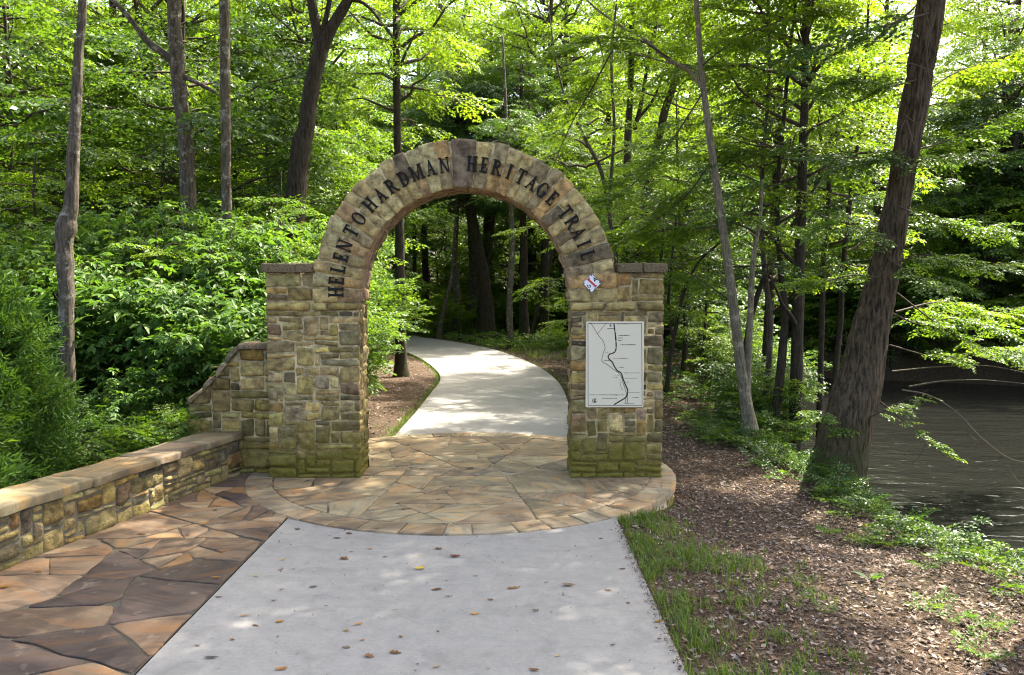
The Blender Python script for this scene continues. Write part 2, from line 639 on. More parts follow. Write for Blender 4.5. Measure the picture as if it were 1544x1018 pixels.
def stone_col(rng, tint=(1, 1, 1)):
    c = STONE_COLS[rng.choice(len(STONE_COLS), p=STONE_W)] * math.exp(rng.normal(0, 0.24)) * np.array([1, rng.uniform(0.95, 1.05), rng.uniform(0.85, 1.15)])
    return np.clip(c * np.array(tint), 0, 1)


def stone(mb, mapf, u0, u1, v0, v1, h, rng, col, res=0.02, rough=0.017, back=0.02, edge=0.0075, mat=0, topf=None, tilt=0.014):
    W, H = u1 - u0, v1 - v0
    if W < 0.015 or H < 0.015:
        return
    nx = max(3, int(W / res) + 1)
    ny = max(3, int(H / res) + 1)

    def axis(n, L):
        e = min(0.007 / L, 0.2)
        core = np.linspace(e, 1 - e, n)
        return np.concatenate([[0, e * 0.35], core, [1 - e * 0.35, 1]])
    s, t = axis(nx, W), axis(ny, H)
    S, T_ = np.meshgrid(s, t)
    k = rng.uniform(0.03, 0.10)
    ss, tt = 2 * S - 1, 2 * T_ - 1
    kx, ky = k * min(1, 0.12 / W), k * min(1, 0.12 / H)
    U = (u0 + u1) / 2 + ss * W / 2 * (1 - kx * np.abs(tt) ** 5)
    V = (v0 + v1) / 2 + tt * H / 2 * (1 - ky * np.abs(ss) ** 5)
    sd = int(rng.integers(1, 9999))
    U = U + rng.uniform(-1, 1) * min(0.011, H * 0.06) * tt
    V = V + rng.uniform(-1, 1) * min(0.011, W * 0.05) * ss + rng.uniform(-1, 1) * 0.006 * ss * tt
    q = np.stack([U * 9 + sd, V * 9, np.zeros_like(U)], -1)
    U = U + (vnoise(q, sd) - 0.5) * 0.016 * np.abs(ss) ** 2
    V = V + (vnoise(q, sd + 7) - 0.5) * 0.016 * np.abs(tt) ** 2
    if topf is not None:
        tu = topf(U)
        V = v0 + (V - v0) * np.clip((np.minimum(v1, tu) - v0) / H, 0.02, 1)
    du = np.minimum(S, 1 - S) * W
    dv = np.minimum(T_, 1 - T_) * H
    prof = (1 - np.exp(-du / edge)) * (1 - np.exp(-dv / edge))
    n = fbm(np.stack([U * 13, V * 13, np.full_like(U, sd)], -1), sd, 3) - 0.5
    # a few split facets
    a1, a2 = rng.uniform(-1, 1, 2)
    fac = np.maximum(0, a1 * ss + a2 * tt - rng.uniform(0.1, 0.6))
    HH = prof * (h + n * rough * 2.2 + (a2 * ss - a1 * tt) * tilt * 0.5 - fac * 0.03)
    HH = np.maximum(HH, prof * 0.004)
    HH[0, :] = HH[-1, :] = -back
    HH[:, 0] = HH[:, -1] = -back
    X = mapf(U, V, HH)
    ny_, nx_ = U.shape
    idx = np.arange(ny_ * nx_).reshape(ny_, nx_)
    quads = np.stack([idx[:-1, :-1], idx[:-1, 1:], idx[1:, 1:], idx[1:, :-1]], -1).reshape(-1, 4)
    sv = np.array([rng.uniform(-9, 9), rng.uniform(-9, 9), rng.uniform(-9, 9)])
    mb.add(X.reshape(-1, 3), quads, col=col, sv=sv, mat=mat)


def ashlar(rng, nu, nv, big=1.0):
    occ = np.zeros((nv, nu), bool)
    out = []
    shapes = [(1, 1, 2), (2, 1, 6), (3, 1, 5), (4, 1, 1.5), (2, 2, 5 * big), (3, 2, 4 * big), (1, 2, 2.5), (2, 3, 1.6 * big), (3, 3, 1.2 * big), (1, 3, 0.8), (4, 2, .8 * big)]
    w = np.array([s[2] for s in shapes])
    for v in range(nv):
        for u in range(nu):
            if occ[v, u]:
                continue
            order = rng.choice(len(shapes), len(shapes), replace=False, p=w / w.sum())
            for k in list(order) + [0]:
                a, b, _ = shapes[k]
                if u + a <= nu and v + b <= nv and not occ[v:v + b, u:u + a].any():
                    if u + a == nu - 1 and a > 1 and rng.random() < .5:
                        continue
                    occ[v:v + b, u:u + a] = True
                    out.append((u, v, u + a, v + b))
                    break
    return out


def masonry(mb, mapf, u0, u1, v0, v1, rng, du=0.135, dv=0.088, h=(0.010, 0.027), gap=0.017, tint=(1, 1, 1), keep=None, topf=None, big=1.0, res=0.021, rough=0.017, edge=0.0075, mat=0):
    nu = max(1, round((u1 - u0) / du))
    nv = max(1, round((v1 - v0) / dv))
    lu = np.linspace(u0, u1, nu + 1)
    lv = np.linspace(v0, v1, nv + 1)
    lu[1:-1] += rng.uniform(-0.3, 0.3, nu - 1) * du
    lv[1:-1] += rng.uniform(-0.25, 0.25, nv - 1) * dv
    for (a, b, c, d) in ashlar(rng, nu, nv, big):
        A, B, C, D = lu[a], lv[b], lu[c], lv[d]
        if keep is not None and not keep(A, B, C, D):
            continue
        g = gap / 2 * rng.uniform(0.6, 1.5)
        stone(mb, mapf, A + g, C - g, B + g, D - g, rng.uniform(*h), rng, stone_col(rng, tint), topf=topf, res=res, rough=rough, edge=edge, mat=mat)


def box(mb, x0, x1, y0, y1, z0, z1, col=(0.4, 0.33, 0.2), mat=0):
    v = np.array([(x, y, z) for z in (z0, z1) for y in (y0, y1) for x in (x0, x1)])
    q = [(0, 2, 3, 1), (4, 5, 7, 6), (0, 1, 5, 4), (2, 6, 7, 3), (0, 4, 6, 2), (1, 3, 7, 5)]
    mb.add(v, q, col=col, mat=mat)


def plane_map(o, du, dv, dn):
    o, du, dv, dn = map(lambda a: np.asarray(a, float), (o, du, dv, dn))
    return lambda u, v, h: o + u[..., None] * du + v[..., None] * dv + h[..., None] * dn


def slab(mb, poly, z0, z1, rng, col, bevel=0.012, seg=0.09, rough=0.006, wob=0.012, svscale=1.0, mat=0, sides=True, zfun=None):
    """a stone slab: irregular outline with a worn edge"""
    poly = np.asarray(poly, float)
    P = []
    for a, b in zip(poly, np.roll(poly, -1, 0)):
        n = max(1, int(np.linalg.norm(b - a) / seg))
        for k in range(n):
            P.append(a + (b - a) * k / n)
    P = np.array(P)
    sd = int(rng.integers(1, 9999))
    m = len(P)
    c = P.mean(0)
    r = np.linalg.norm(P - c, axis=1).mean()
    P = P + (np.stack([vnoise(np.stack([P[:, 0] * 6, P[:, 1] * 6, np.full(m, sd)], -1), sd + j) for j in (0, 3)], -1) - 0.5) * 2 * wob
    rings = []
    fb = bevel / max(r, 0.05)
    for f, z in ((1.0, z0), (1.0, z1 - bevel * 0.8), (1 - fb * 0.45, z1 - bevel * 0.2), (1 - fb * 1.3, z1), (0.62, z1), (0.3, z1)):
        Q = c + (P - c) * f
        zz = np.full(m, z)
        if f < 1:
            zz = zz + (fbm(np.stack([Q[:, 0] * 5, Q[:, 1] * 5, np.full(m, sd)], -1), sd, 2) - 0.5) * rough * 2
        elif z > z0:
            zz = zz + (vnoise(np.stack([Q[:, 0] * 12, Q[:, 1] * 12, np.full(m, sd)], -1), sd) - 0.5) * bevel * 0.6
        rings.append(np.column_stack([Q, zz]))
    V = np.vstack(rings + [np.array([[c[0], c[1], z1]])])
    idx = np.arange(6 * m).reshape(6, m)
    quads = []
    for k in range(5):
        a, b = idx[k], idx[k + 1]
        quads.append(np.stack([a, np.roll(a, -1), np.roll(b, -1), b], -1))
    quads = np.vstack(quads)
    tris = np.stack([idx[5], np.roll(idx[5], -1), np.full(m, 6 * m)], -1)
    ang = rng.uniform(-0.5, 0.5) + (PI / 2 if rng.random() < 0.25 else 0)
    ca, sa = math.cos(ang), math.sin(ang)
    L = (V[:, :2] - c) * svscale
    sv = np.column_stack([L[:, 0] * ca - L[:, 1] * sa, L[:, 0] * sa + L[:, 1] * ca, V[:, 2]]) + rng.uniform(-20, 20, 3)
    mb.add(V, quads, tris, col=col, sv=sv, mat=mat)


def clip_half(poly, n, d):
    """keep points with n.p <= d"""
    out = []
    m = len(poly)
    for i in range(m):
        a, b = poly[i], poly[(i + 1) % m]
        da, db = n @ a - d, n @ b - d
        if da <= 0:
            out.append(a)
        if da * db < 0:
            out.append(a + (b - a) * da / (da - db))
    return out


def crazy(rng, region, area, gap):
    """irregular flagstones: the region split again and again by crooked cuts; area is the wanted size at a point"""
    def parea(P):
        x, y = P[:, 0], P[:, 1]
        return 0.5 * abs(np.dot(x, np.roll(y, -1)) - np.dot(y, np.roll(x, -1)))
    todo, out = [np.array(region, float)], []
    while todo:
        P = todo.pop()
        A = parea(P)
        c = P.mean(0)
        if A < area(c) * math.exp(rng.normal(0, 0.55)):
            out.append(P)
            continue
        d = P - c
        w, ev = np.linalg.eigh(d.T @ d)
        ax = ev[:, 1]
        a = math.atan2(ax[1], ax[0]) + rng.normal(0, 0.42 if w[1] < 3 * w[0] else 0.22)
        n = np.array([math.cos(a), math.sin(a)])
        t = (P @ n).min() + ((P @ n).max() - (P @ n).min()) * rng.uniform(0.33, 0.67)
        for s in (1, -1):
            Q = clip_half([p for p in P], n * s, t * s)
            if len(Q) >= 3:
                todo.append(np.array(Q))
    res = []
    for P in out:
        x, y = P[:, 0], P[:, 1]
        if np.dot(x, np.roll(y, -1)) - np.dot(y, np.roll(x, -1)) < 0:
            P = P[::-1]
        Q = [p for p in P]
        g = gap * rng.uniform(0.7, 1.3)
        for a, b in zip(P, np.roll(P, -1, 0)):
            e = b - a
            L = np.linalg.norm(e)
            if L < 1e-6:
                continue
            n = np.array([e[1], -e[0]]) / L
            Q = clip_half(Q, n, n @ a - g / 2)
            if len(Q) < 3:
                break
        # knock off sharp corners
        if len(Q) >= 3:
            Q = np.array(Q)
            R = []
            for k in range(len(Q)):
                p, q, r = Q[k - 1], Q[k], Q[(k + 1) % len(Q)]
                l1, l2 = np.linalg.norm(p - q), np.linalg.norm(r - q)
                if l1 < 0.02:
                    continue
                cut = min(l1, l2) * rng.choice([0.05, 0.10, 0.22], p=[.6, .32, .08])
                R += [q + (p - q) / max(l1, 1e-6) * cut, q + (r - q) / max(l2, 1e-6) * cut]
            if len(R) >= 3:
                R = np.array(R)
                if parea(R) > 0.006:
                    res.append(R)
    return res



# ------------------------------------------------------------------ lettering
def arc_poly(cx, cy, rx, ry, wx, wy, a0, a1, n=10):
    """ring segment as quads (outer radius rx,ry; stroke wx at the sides, wy at top and bottom)"""
    out = []
    for k in range(n):
        t0, t1 = a0 + (a1 - a0) * k / n, a0 + (a1 - a0) * (k + 1) / n
        q = []
        for t, r in ((t0, 1), (t1, 1), (t1, 0), (t0, 0)):
            ax, ay = (rx, ry) if r else (rx - wx, ry - wy)
            q.append((cx + ax * math.cos(t), cy + ay * math.sin(t)))
        out.append(q)
    return out


def rect(x0, y0, x1, y1):
    return [(x0, y0), (x1, y0), (x1, y1), (x0, y1)]


SW, TW, SF = 0.20, 0.10, 0.07     # stem, thin stroke, serif thickness


def stem(x, y0=0.0, y1=1.0, w=SW, sb=True, st=True, e=0.08):
    o = [rect(x, y0, x + w, y1)]
    if sb:
        o.append(rect(x - e, y0, x + w + e, y0 + SF))
    if st:
        o.append(rect(x - e, y1 - SF, x + w + e, y1))
    return o


def glyph(ch):
    h = PI / 2
    if ch == 'H':
        return stem(.08) + stem(.58) + [rect(.2, .46, .6, .46 + TW)], .85
    if ch == 'E':
        return stem(.08) + [rect(.08, 0, .6, TW), rect(.54, 0, .6, .26), rect(.08, 1 - TW, .58, 1), rect(.52, .76, .58, 1), rect(.2, .47, .46, .47 + TW), rect(.42, .38, .47, .63)], .68
    if ch == 'L':
        return stem(.08) + [rect(.08, 0, .6, TW), rect(.54, 0, .6, .28)], .66
    if ch == 'N':
        return stem(.08, w=TW, st=False) + stem(.66, w=TW, sb=False) + [[(.02, 1), (.2, 1), (.74, 0), (.58, 0)], rect(0, 1 - SF, .2, 1)], .82
    if ch == 'T':
        return stem(.29, st=False) + [rect(.02, 1 - TW, .75, 1), rect(.02, .76, .08, 1), rect(.69, .76, .75, 1)], .77
    if ch == 'O':
        return arc_poly(.42, .5, .42, .52, .19, .06, 0, 2 * PI, 24), .84
    if ch == 'A':
        return [[(.10, 0), (.17, 0), (.46, .92), (.40, 1.0)], [(.56, 0), (.77, 0), (.47, 1.02), (.36, 1.02)], rect(.25, .32, .6, .32 + TW), rect(0, 0, .27, SF), rect(.48, 0, .86, SF)], .84
    if ch == 'R':
        return stem(.08) + arc_poly(.34, .74, .32, .26, .17, .065, -h, h, 12) + [rect(.2, .48, .36, .48 + TW), rect(.2, 1 - TW, .36, 1), [(.33, .5), (.5, .5), (.82, 0), (.62, 0)], rect(.6, 0, .88, SF)], .86
    if ch == 'D':
        return stem(.08) + arc_poly(.34, .5, .46, .5, .19, .065, -h, h, 16) + [rect(.2, 0, .36, TW), rect(.2, 1 - TW, .36, 1)], .84
    if ch == 'M':
        return stem(.08, w=TW, st=False) + stem(.82, w=SW) + [[(.02, 1), (.22, 1), (.58, .02), (.46, .02)], [(.46, .02), (.56, .02), (.86, 1), (.80, 1)], rect(0, 1 - SF, .2, 1)], 1.08
    if ch == 'I':
        return stem(.1), .38
    if ch == 'G':
        return arc_poly(.42, .5, .42, .52, .19, .06, 0.6, 2 * PI - 0.55, 22) + [rect(.6, .02, .78, .42), rect(.5, .40, .88, .40 + SF), rect(.70, .72, .76, .96)], .88
    return [], .35


def extrude_poly(mb, pts3a, pts3b, col, mat=0):
    """prism between two matching loops"""
    n = len(pts3a)
    V = np.vstack([pts3a, pts3b])
    q = [(k, (k + 1) % n, n + (k + 1) % n, n + k) for k in range(n)]
    mb.add(V, q, col=col, mat=mat, ngons=[list(range(n))[::-1], list(range(n, 2 * n))])


# ================================================================== the archway
arch = thing('stone_archway', (XG, YG, 0), 'tall round stone archway over the path, dark lettering round its arch', 'archway')
A0 = (XG, YG, 0)
AM = [M['stone'], M['mortar']]
TINT_MOSS = (1, 1, 1)
for sgn, sd in ((-1, 31), (1, 46)):
    rng = np.random.default_rng(sd)
    mb = MB()
    xi, xo = XG + sgn * HIN, XG + sgn * HOUT
    xl, xr = min(xi, xo), max(xi, xo)
    y0, y1 = YG, YG + GD
    # core of mortar: lower block and shoulder
    box(mb, xl, xr, y0, y1, -0.3, 2.295, mat=1)
    sxi = XG + sgn * 1.80
    a_, b_ = min(sxi, xo), max(sxi, xo)
    box(mb, a_, b_, y0 + 0.001, y1 - 0.001, 2.2951, ZSH, mat=1)
    e = 0.024
    kw = dict(rng=rng, mat=0)
    # front and back
    ftint = (1, 1, 1)
    masonry(mb, plane_map((0, y0, 0), (1, 0, 0), (0, 0, 1), (0, -1, 0)), xl - e, xr + e, 0.0, 2.17, du=0.125, dv=0.078, **kw)
    masonry(mb, plane_map((0, y0, 0), (1, 0, 0), (0, 0, 1), (0, -1, 0)), a_ - (e if sgn < 0 else 0), b_ + (e if sgn > 0 else 0), 2.30, ZSH - 0.004, du=0.15, dv=0.10, **kw)
    masonry(mb, plane_map((0, y0, 0), (1, 0, 0), (0, 0, 1), (0, -1, 0)), xl - e, xr + e, 2.17, 2.295, du=0.20, dv=0.10, h=(0.045, 0.065), **kw)
    masonry(mb, plane_map((0, y1, 0), (-1, 0, 0), (0, 0, 1), (0, 1, 0)), -xr - e, -xl + e, 0.0, 2.26, du=0.142, dv=0.093, res=0.05, **kw)
    masonry(mb, plane_map((0, y1, 0), (-1, 0, 0), (0, 0, 1), (0, 1, 0)), -b_ - e, -a_ + e, 2.27, ZSH, du=0.142, dv=0.093, res=0.05, **kw)
    # reveal towards the opening, and outer side
    masonry(mb, plane_map((xi, 0, 0), (0, sgn, 0), (0, 0, 1), (-sgn, 0, 0)), min(sgn * y0, sgn * y1), max(sgn * y0, sgn * y1), 0.0, 2.26, du=0.15, dv=0.10, **kw)
    masonry(mb, plane_map((xo, 0, 0), (0, -sgn, 0), (0, 0, 1), (sgn, 0, 0)), min(-sgn * y0, -sgn * y1), max(-sgn * y0, -sgn * y1), 0.0, ZSH, du=0.15, dv=0.10, res=0.04, **kw)
    p = mb.build('pier', AM, arch, A0)

# ring
rng = np.random.default_rng(77)
mb = MB()
AL, AR = math.radians(184), math.radians(-4)
RD = 0.028           # ring stands proud of the piers
y0, y1 = YG - RD, YG + GD + RD
n = 90
ts = np.linspace(AL, AR, n)
vv = []
for r in (R0, R1):
    for y in (y0, y1):
        vv.append(np.column_stack([XG + r * np.cos(ts), np.full(n, y), ZC + r * np.sin(ts)]))
V = np.vstack(vv)
i = np.arange(n - 1)
qs = []
for a, b in ((0, 2), (2, 3), (3, 1), (1, 0)):
    qs.append(np.stack([a * n + i, a * n + i + 1, b * n + i + 1, b * n + i], -1))
mb.add(V, np.vstack(qs), mat=1, ngons=[[0, n, 3 * n, 2 * n], [n - 1, 3 * n - 1, 4 * n - 1, 2 * n - 1]])
RM = (R0 + R1) / 2


def ring_front(u, v, h):      # u = angle * RM measured clockwise from the left, v = radius
    t = AL - u / RM
    return np.stack([XG + v * np.cos(t), y0 - h, ZC + v * np.sin(t)], -1)


def ring_back(u, v, h):
    t = AR + u / RM
    return np.stack([XG + v * np.cos(t), y1 + h, ZC + v * np.sin(t)], -1)


UL = (AL - AR) * RM
UK = (AL - math.radians(90.5)) * RM        # keystone centre
KW = 0.145
RT = [(0.43, 0.34, 0.195), (0.39, 0.315, 0.19), (0.35, 0.285, 0.18), (0.46, 0.385, 0.24), (0.29, 0.235, 0.165), (0.18, 0.145, 0.115), (0.42, 0.28, 0.15), (0.37, 0.255, 0.165), (0.41, 0.365, 0.24), (0.22, 0.175, 0.135)]
RT = [(a * 1.08, b * 1.09, c * 0.86) for a, b, c in RT]
RTW = np.array([9, 9, 8, 6, 6, 4, 4.5, 3, 6, 4]); RTW = RTW / RTW.sum()


def ring_face(mapf, UL, uk, res):
    edges = []
    for a, b in ((0.0, uk - KW), (uk + KW, UL)):
        m = round((b - a) / 0.165)
        l = np.linspace(a, b, m + 1)
        l[1:-1] += rng.uniform(-0.028, 0.028, m - 1)
        edges += list(zip(l[:-1], l[1:]))
    for a, b in edges:
        g = 0.0085
        cols = lambda: np.array(RT[rng.choice(len(RT), p=RTW)]) * rng.uniform(0.85, 1.15)
        rr = rng.random()
        jig = rng.uniform(-0.025, 0.018)
        if rr < 0.80:
            m = R0 + (R1 - R0) * rng.uniform(0.42, 0.64)
            stone(mapf_mb, mapf, a + g, b - g, R0 - 0.012, m - g, rng.uniform(0.016, 0.034), rng, cols(), res=res)
            stone(mapf_mb, mapf, a + g, b - g, m + g, R1 + 0.02 + jig, rng.uniform(0.016, 0.036), rng, cols(), res=res)
        else:
            stone(mapf_mb, mapf, a + g, b - g, R0 - 0.012, R1 + 0.02 + jig, rng.uniform(0.016, 0.034), rng, cols(), res=res)
    stone(mapf_mb, mapf, uk - KW + .008, uk + KW - .008, R0 - 0.012, R1 + 0.03, 0.034, rng, (0.185, 0.145, 0.10), res=res)


mapf_mb = mb
ring_face(ring_front, UL, UK, 0.028)
ring_face(ring_back, UL, UL - UK, 0.06)


def soffit(u, v, h):          # u = along the arch, v = depth
    t = AL - u / R0
    r = R0 - h
    return np.stack([XG + r * np.cos(t), y0 + v, ZC + r * np.sin(t)], -1)


def extrados(u, v, h):
    t = AR + u / R1
    r = R1 + h
    return np.stack([XG + r * np.cos(t), y0 + v, ZC + r * np.sin(t)], -1)


u = 0.0
while u < (AL - AR) * R0 - 0.03:
    w = min(rng.uniform(0.14, 0.34), (AL - AR) * R0 - u)
    m = rng.uniform(0.25, 0.45)
    for a, b in ((0.0, m), (m, y1 - y0)):
        stone(mb, soffit, u + .004, u + w - .004, a + .004, b - .004, rng.uniform(0.012, 0.022), rng, np.array((0.32, 0.225, 0.15)) * rng.uniform(0.8, 1.15), res=0.035, rough=0.01)
    u += w
u = 0.0
while u < (AL - AR) * R1 - 0.03:
    w = min(rng.uniform(0.15, 0.26), (AL - AR) * R1 - u)
    stone(mb, extrados, u + .004, u + w - .004, .004, y1 - y0 - .004, rng.uniform(0.012, 0.024), rng, np.array((0.27, 0.215, 0.15)) * rng.uniform(0.8, 1.15), res=0.05, rough=0.01)
    u += w
mb.build('arch_ring', [M['ringstone'], M['ringmortar']], arch, A0)

# copings of the two shoulders
for sgn in (-1, 1):
    rng = np.random.default_rng(90 + sgn)
    mb = MB()
    xs = [XG + sgn * 1.93, XG + sgn * 2.2 + 0.06, XG + sgn * (HOUT + 0.055)]
    for a, b in zip(xs[:-1], xs[1:]):
        a, b = min(a, b), max(a, b)
        mid = YG + GD * 0.5
        for c, d in ((YG - 0.075, mid), (mid, YG + GD + 0.07)):
            slab(mb, [(a + .004, c + .003), (b - .004, c + .003), (b - .004, d - .003), (a + .004, d - .003)], ZSH + 0.004, ZSH + 0.118, rng, np.array((0.285, 0.225, 0.14)) * rng.uniform(0.85, 1.1), bevel=0.02, seg=0.05, rough=0.008, wob=0.014)
    mb.build('coping', [M['ringstone']], arch, A0)

# lettering, word by word
LR, LH = 1.635, 0.188
groups = [('HELEN', 179.3, 158.2), ('TO', 151.2, 144.6), ('HARDMAN', 136.8, 98.8), ('HERITAGE', 86.6, 47.2), ('TRAIL', 38.8, 17.4)]
for word, a0, a1 in groups:
    mb = MB()
    for k, ch in enumerate(word):
        ang = math.radians(a0 + (a1 - a0) * k / (len(word) - 1))
        polys, wd = glyph(ch)
        ux, uz = math.sin(ang), -math.cos(ang)
        rx, rz = math.cos(ang), math.sin(ang)
        for j, pl in enumerate(polys):
            yy = YG - RD - 0.046 - 0.0006 * (j % 23)
            fa, fb = [], []
            for (gx, gy) in pl:
                lx = (gx - wd / 2) * LH * 0.80
                lr = LR + (gy - 0.5) * LH
                X, Z = XG + ux * lx + rx * lr, ZC + uz * lx + rz * lr
                fa.append((X, yy, Z))
                fb.append((X, YG - RD - 0.008, Z))
            extrude_poly(mb, np.array(fb), np.array(fa), (0.02, 0.02, 0.02))
    mb.build('lettering', [M['letter']], arch, A0, smooth=False)

# ================================================================== wing wall
YW = YG + 0.28
WT = 0.42
xw0, xw1 = dp(285, 600, YW)[0], XG - HOUT + 0.02
pk = [dp(285, 600, YW), dp(305, 582, YW), dp(326, 560, YW), dp(345, 533, YW), dp(358, 518, YW)]
prof_x = np.array([p[0] for p in pk] + [xw1 + 0.2])
prof_z = np.array([p[2] for p in pk] + [pk[-1][2] + 0.005])
wtop = lambda x: np.interp(x, prof_x, prof_z) - 0.075
wing = thing('wing_wall', ((xw0 + xw1) / 2, YW, 0), 'short mossy stone wing wall with sloping coping, beside the arch\'s bushy side', 'wall')
WO = ((xw0 + xw1) / 2, YW, 0)
rng = np.random.default_rng(5)
mb = MB()
xs = np.linspace(xw0, xw1, 24)
nn = len(xs)
V = np.vstack([np.column_stack([xs, np.full(nn, yy), zz]) for yy in (YW, YW + WT) for zz in (np.full(nn, -0.4), wtop(xs))])
i = np.arange(nn - 1)
qs = [np.stack([a * nn + i, a * nn + i + 1, b * nn + i + 1, b * nn + i], -1) for a, b in ((0, 1), (1, 3), (3, 2), (2, 0))]
mb.add(V, np.vstack(qs), mat=1, ngons=[[0, nn, 3 * nn, 2 * nn], [nn - 1, 2 * nn - 1, 4 * nn - 1, 3 * nn - 1]])
keep = lambda A, B, C, D: B < wtop((A + C) / 2) - 0.03
dk = (0.62, 0.60, 0.55)
masonry(mb, plane_map((0, YW, 0), (1, 0, 0), (0, 0, 1), (0, -1, 0)), xw0 - 0.02, xw1, 0, 1.72, rng, du=0.15, dv=0.10, keep=keep, topf=lambda U: wtop(U), tint=(0.85, 0.84, 0.78), h=(0.02, 0.045), big=1.3)
masonry(mb, plane_map((0, YW + WT, 0), (-1, 0, 0), (0, 0, 1), (0, 1, 0)), -xw1, -xw0 + 0.02, 0, 1.72, rng, du=0.15, dv=0.10, keep=lambda A, B, C, D: B < wtop(-(A + C) / 2) - 0.03, topf=lambda U: wtop(-U), res=0.05)
masonry(mb, plane_map((xw0, 0, 0), (0, -1, 0), (0, 0, 1), (-1, 0, 0)), -(YW + WT), -YW, 0, wtop(xw0) - 0.01, rng, du=0.15, dv=0.10, res=0.04)
mb.build('stonework', [M['wingstone'], M['mortar']], wing, WO)
mb = MB()
cs = np.column_stack([prof_x, prof_z])
cs[0] = cs[0] + (cs[0] - cs[1]) * 0.25
cs[-1, 0] = xw1 - 0.02
seg = np.linalg.norm(np.diff(cs, axis=0), axis=1)
cum = np.concatenate([[0], np.cumsum(seg)])


def cope(u, v, h):
    x = np.interp(u, cum, cs[:, 0])
    z = np.interp(u, cum, cs[:, 1])
    dx = np.interp(u + 0.02, cum, cs[:, 0]) - np.interp(u - 0.02, cum, cs[:, 0])
    dz = np.interp(u + 0.02, cum, cs[:, 1]) - np.interp(u - 0.02, cum, cs[:, 1])
    L = np.sqrt(dx * dx + dz * dz) + 1e-9
    return np.stack([x - dz / L * (h - 0.07), YW - 0.06 + v, z + dx / L * (h - 0.07)], -1)


u = 0.0
while u < cum[-1] - 0.05:
    w = min(rng.uniform(0.22, 0.34), cum[-1] - u)
    stone(mb, cope, u + .005, u + w - .005, 0, WT + 0.12, 0.075, rng, np.array((0.21, 0.165, 0.105)) * rng.uniform(0.8, 1.2), res=0.04, rough=0.006, back=0.0, edge=0.006, tilt=0.004)
    u += w
mb.build('coping', [M['wingstone']], wing, WO)

# ================================================================== seat wall
P_END = WB + WD * 0.16
P_BEG = WA - WD * 4.2
LW = np.linalg.norm(P_END - P_BEG)
ZT = 0.575
CT = 0.085
TH = 0.44
seat = thing('seat_wall', (*((P_BEG + P_END) / 2), 0), 'low dry-laid stone wall capped with flagstone slabs, running along the stone paving', 'wall')
SO = (*((P_BEG + P_END) / 2), 0)
rng = np.random.default_rng(21)
mb = MB()
c4 = [P_BEG, P_END, P_END + WN * TH, P_BEG + WN * TH]
V = np.array([(*p, z) for z in (-0.4, ZT - CT - 0.004) for p in c4])
mb.add(V, [(0, 1, 5, 4), (1, 2, 6, 5), (2, 3, 7, 6), (3, 0, 4, 7), (4, 5, 6, 7)], mat=1)
fm = plane_map((*P_BEG, 0), (*WD, 0), (0, 0, 1), (*(-WN), 0))
masonry(mb, fm, 0, LW, -0.02, ZT - CT - 0.012, rng, du=0.13, dv=0.075, h=(0.014, 0.045), gap=0.014, tint=(0.85, 0.86, 0.9), big=0.9, rough=0.022, edge=0.011, res=0.024)
bm = plane_map((*(P_END + WN * TH), 0), (*(-WD), 0), (0, 0, 1), (*WN, 0))
masonry(mb, bm, 0, LW, -0.3, ZT - CT - 0.012, rng, du=0.2, dv=0.1, res=0.07)
em = plane_map((*P_END, 0), (*WN, 0), (0, 0, 1), (*WD, 0))
masonry(mb, em, 0, TH, -0.02, ZT - CT - 0.012, rng, du=0.15, dv=0.082, res=0.04)
mb.build('stonework', [M['wallstone'], M['wallmortar']], seat, SO)
CAPC = [(0.27, 0.205, 0.12), (0.25, 0.20, 0.125), (0.29, 0.235, 0.145), (0.23, 0.175, 0.12), (0.265, 0.195, 0.11), (0.22, 0.19, 0.13)]
u = -0.05
while u < LW + 0.02:
    mb = MB()
    w = min(rng.uniform(0.85, 1.35), LW + 0.05 - u)
    if LW + 0.05 - (u + w) < 0.5:
        w = LW + 0.05 - u
    sk = rng.uniform(-0.07, 0.07)
    f, b = -0.055, TH + 0.04
    if rng.random() < 0.3:
        mid = rng.uniform(0.2, 0.28)
        parts = [(f, mid - .004), (mid + .004, b)]
    else:
        parts = [(f, b)]
    for (f_, b_) in parts:
        pl = [P_BEG + WD * (u + .005) - WN * (-f_), P_BEG + WD * (u + w - .005 + sk * .3) - WN * (-f_), P_BEG + WD * (u + w - .005) + WN * b_, P_BEG + WD * (u + .005) + WN * b_]
        pl = [p for p in pl]
        slab(mb, pl, ZT - CT, ZT + rng.uniform(-0.008, 0.008), rng, np.array(CAPC[rng.integers(len(CAPC))]) * rng.uniform(0.8, 1.05) * np.array([0.84, 0.92, 0.93]), bevel=0.024, seg=0.06, rough=0.010, wob=0.022)
    mb.build('cap_slab', [M['cap']], seat, SO)
    u += w

# ================================================================== ground, paths
xs = np.unique(np.concatenate([np.linspace(-12, 12, 161), np.linspace(-40, -12, 50), np.linspace(12, 40, 50), np.array([-600, -300, -150, -90, -60, 60, 90, 150, 300, 600])]))
ys = np.unique(np.concatenate([np.linspace(0, 24, 161), np.linspace(24, 60, 70), np.linspace(-40, 0, 25), np.array([-600, -250, -100, 80, 110, 150, 300, 600, 900])]))
X, Y = np.meshgrid(xs, ys)
Z = zg(X, Y)
ny, nx = X.shape
idx = np.arange(ny * nx).reshape(ny, nx)
mb = MB()
mb.add(np.stack([X, Y, Z], -1).reshape(-1, 3), np.stack([idx[:-1, :-1], idx[:-1, 1:], idx[1:, 1:], idx[1:, :-1]], -1).reshape(-1, 4))
tag(mb.build('ground', [M['soil']]), kind='structure')

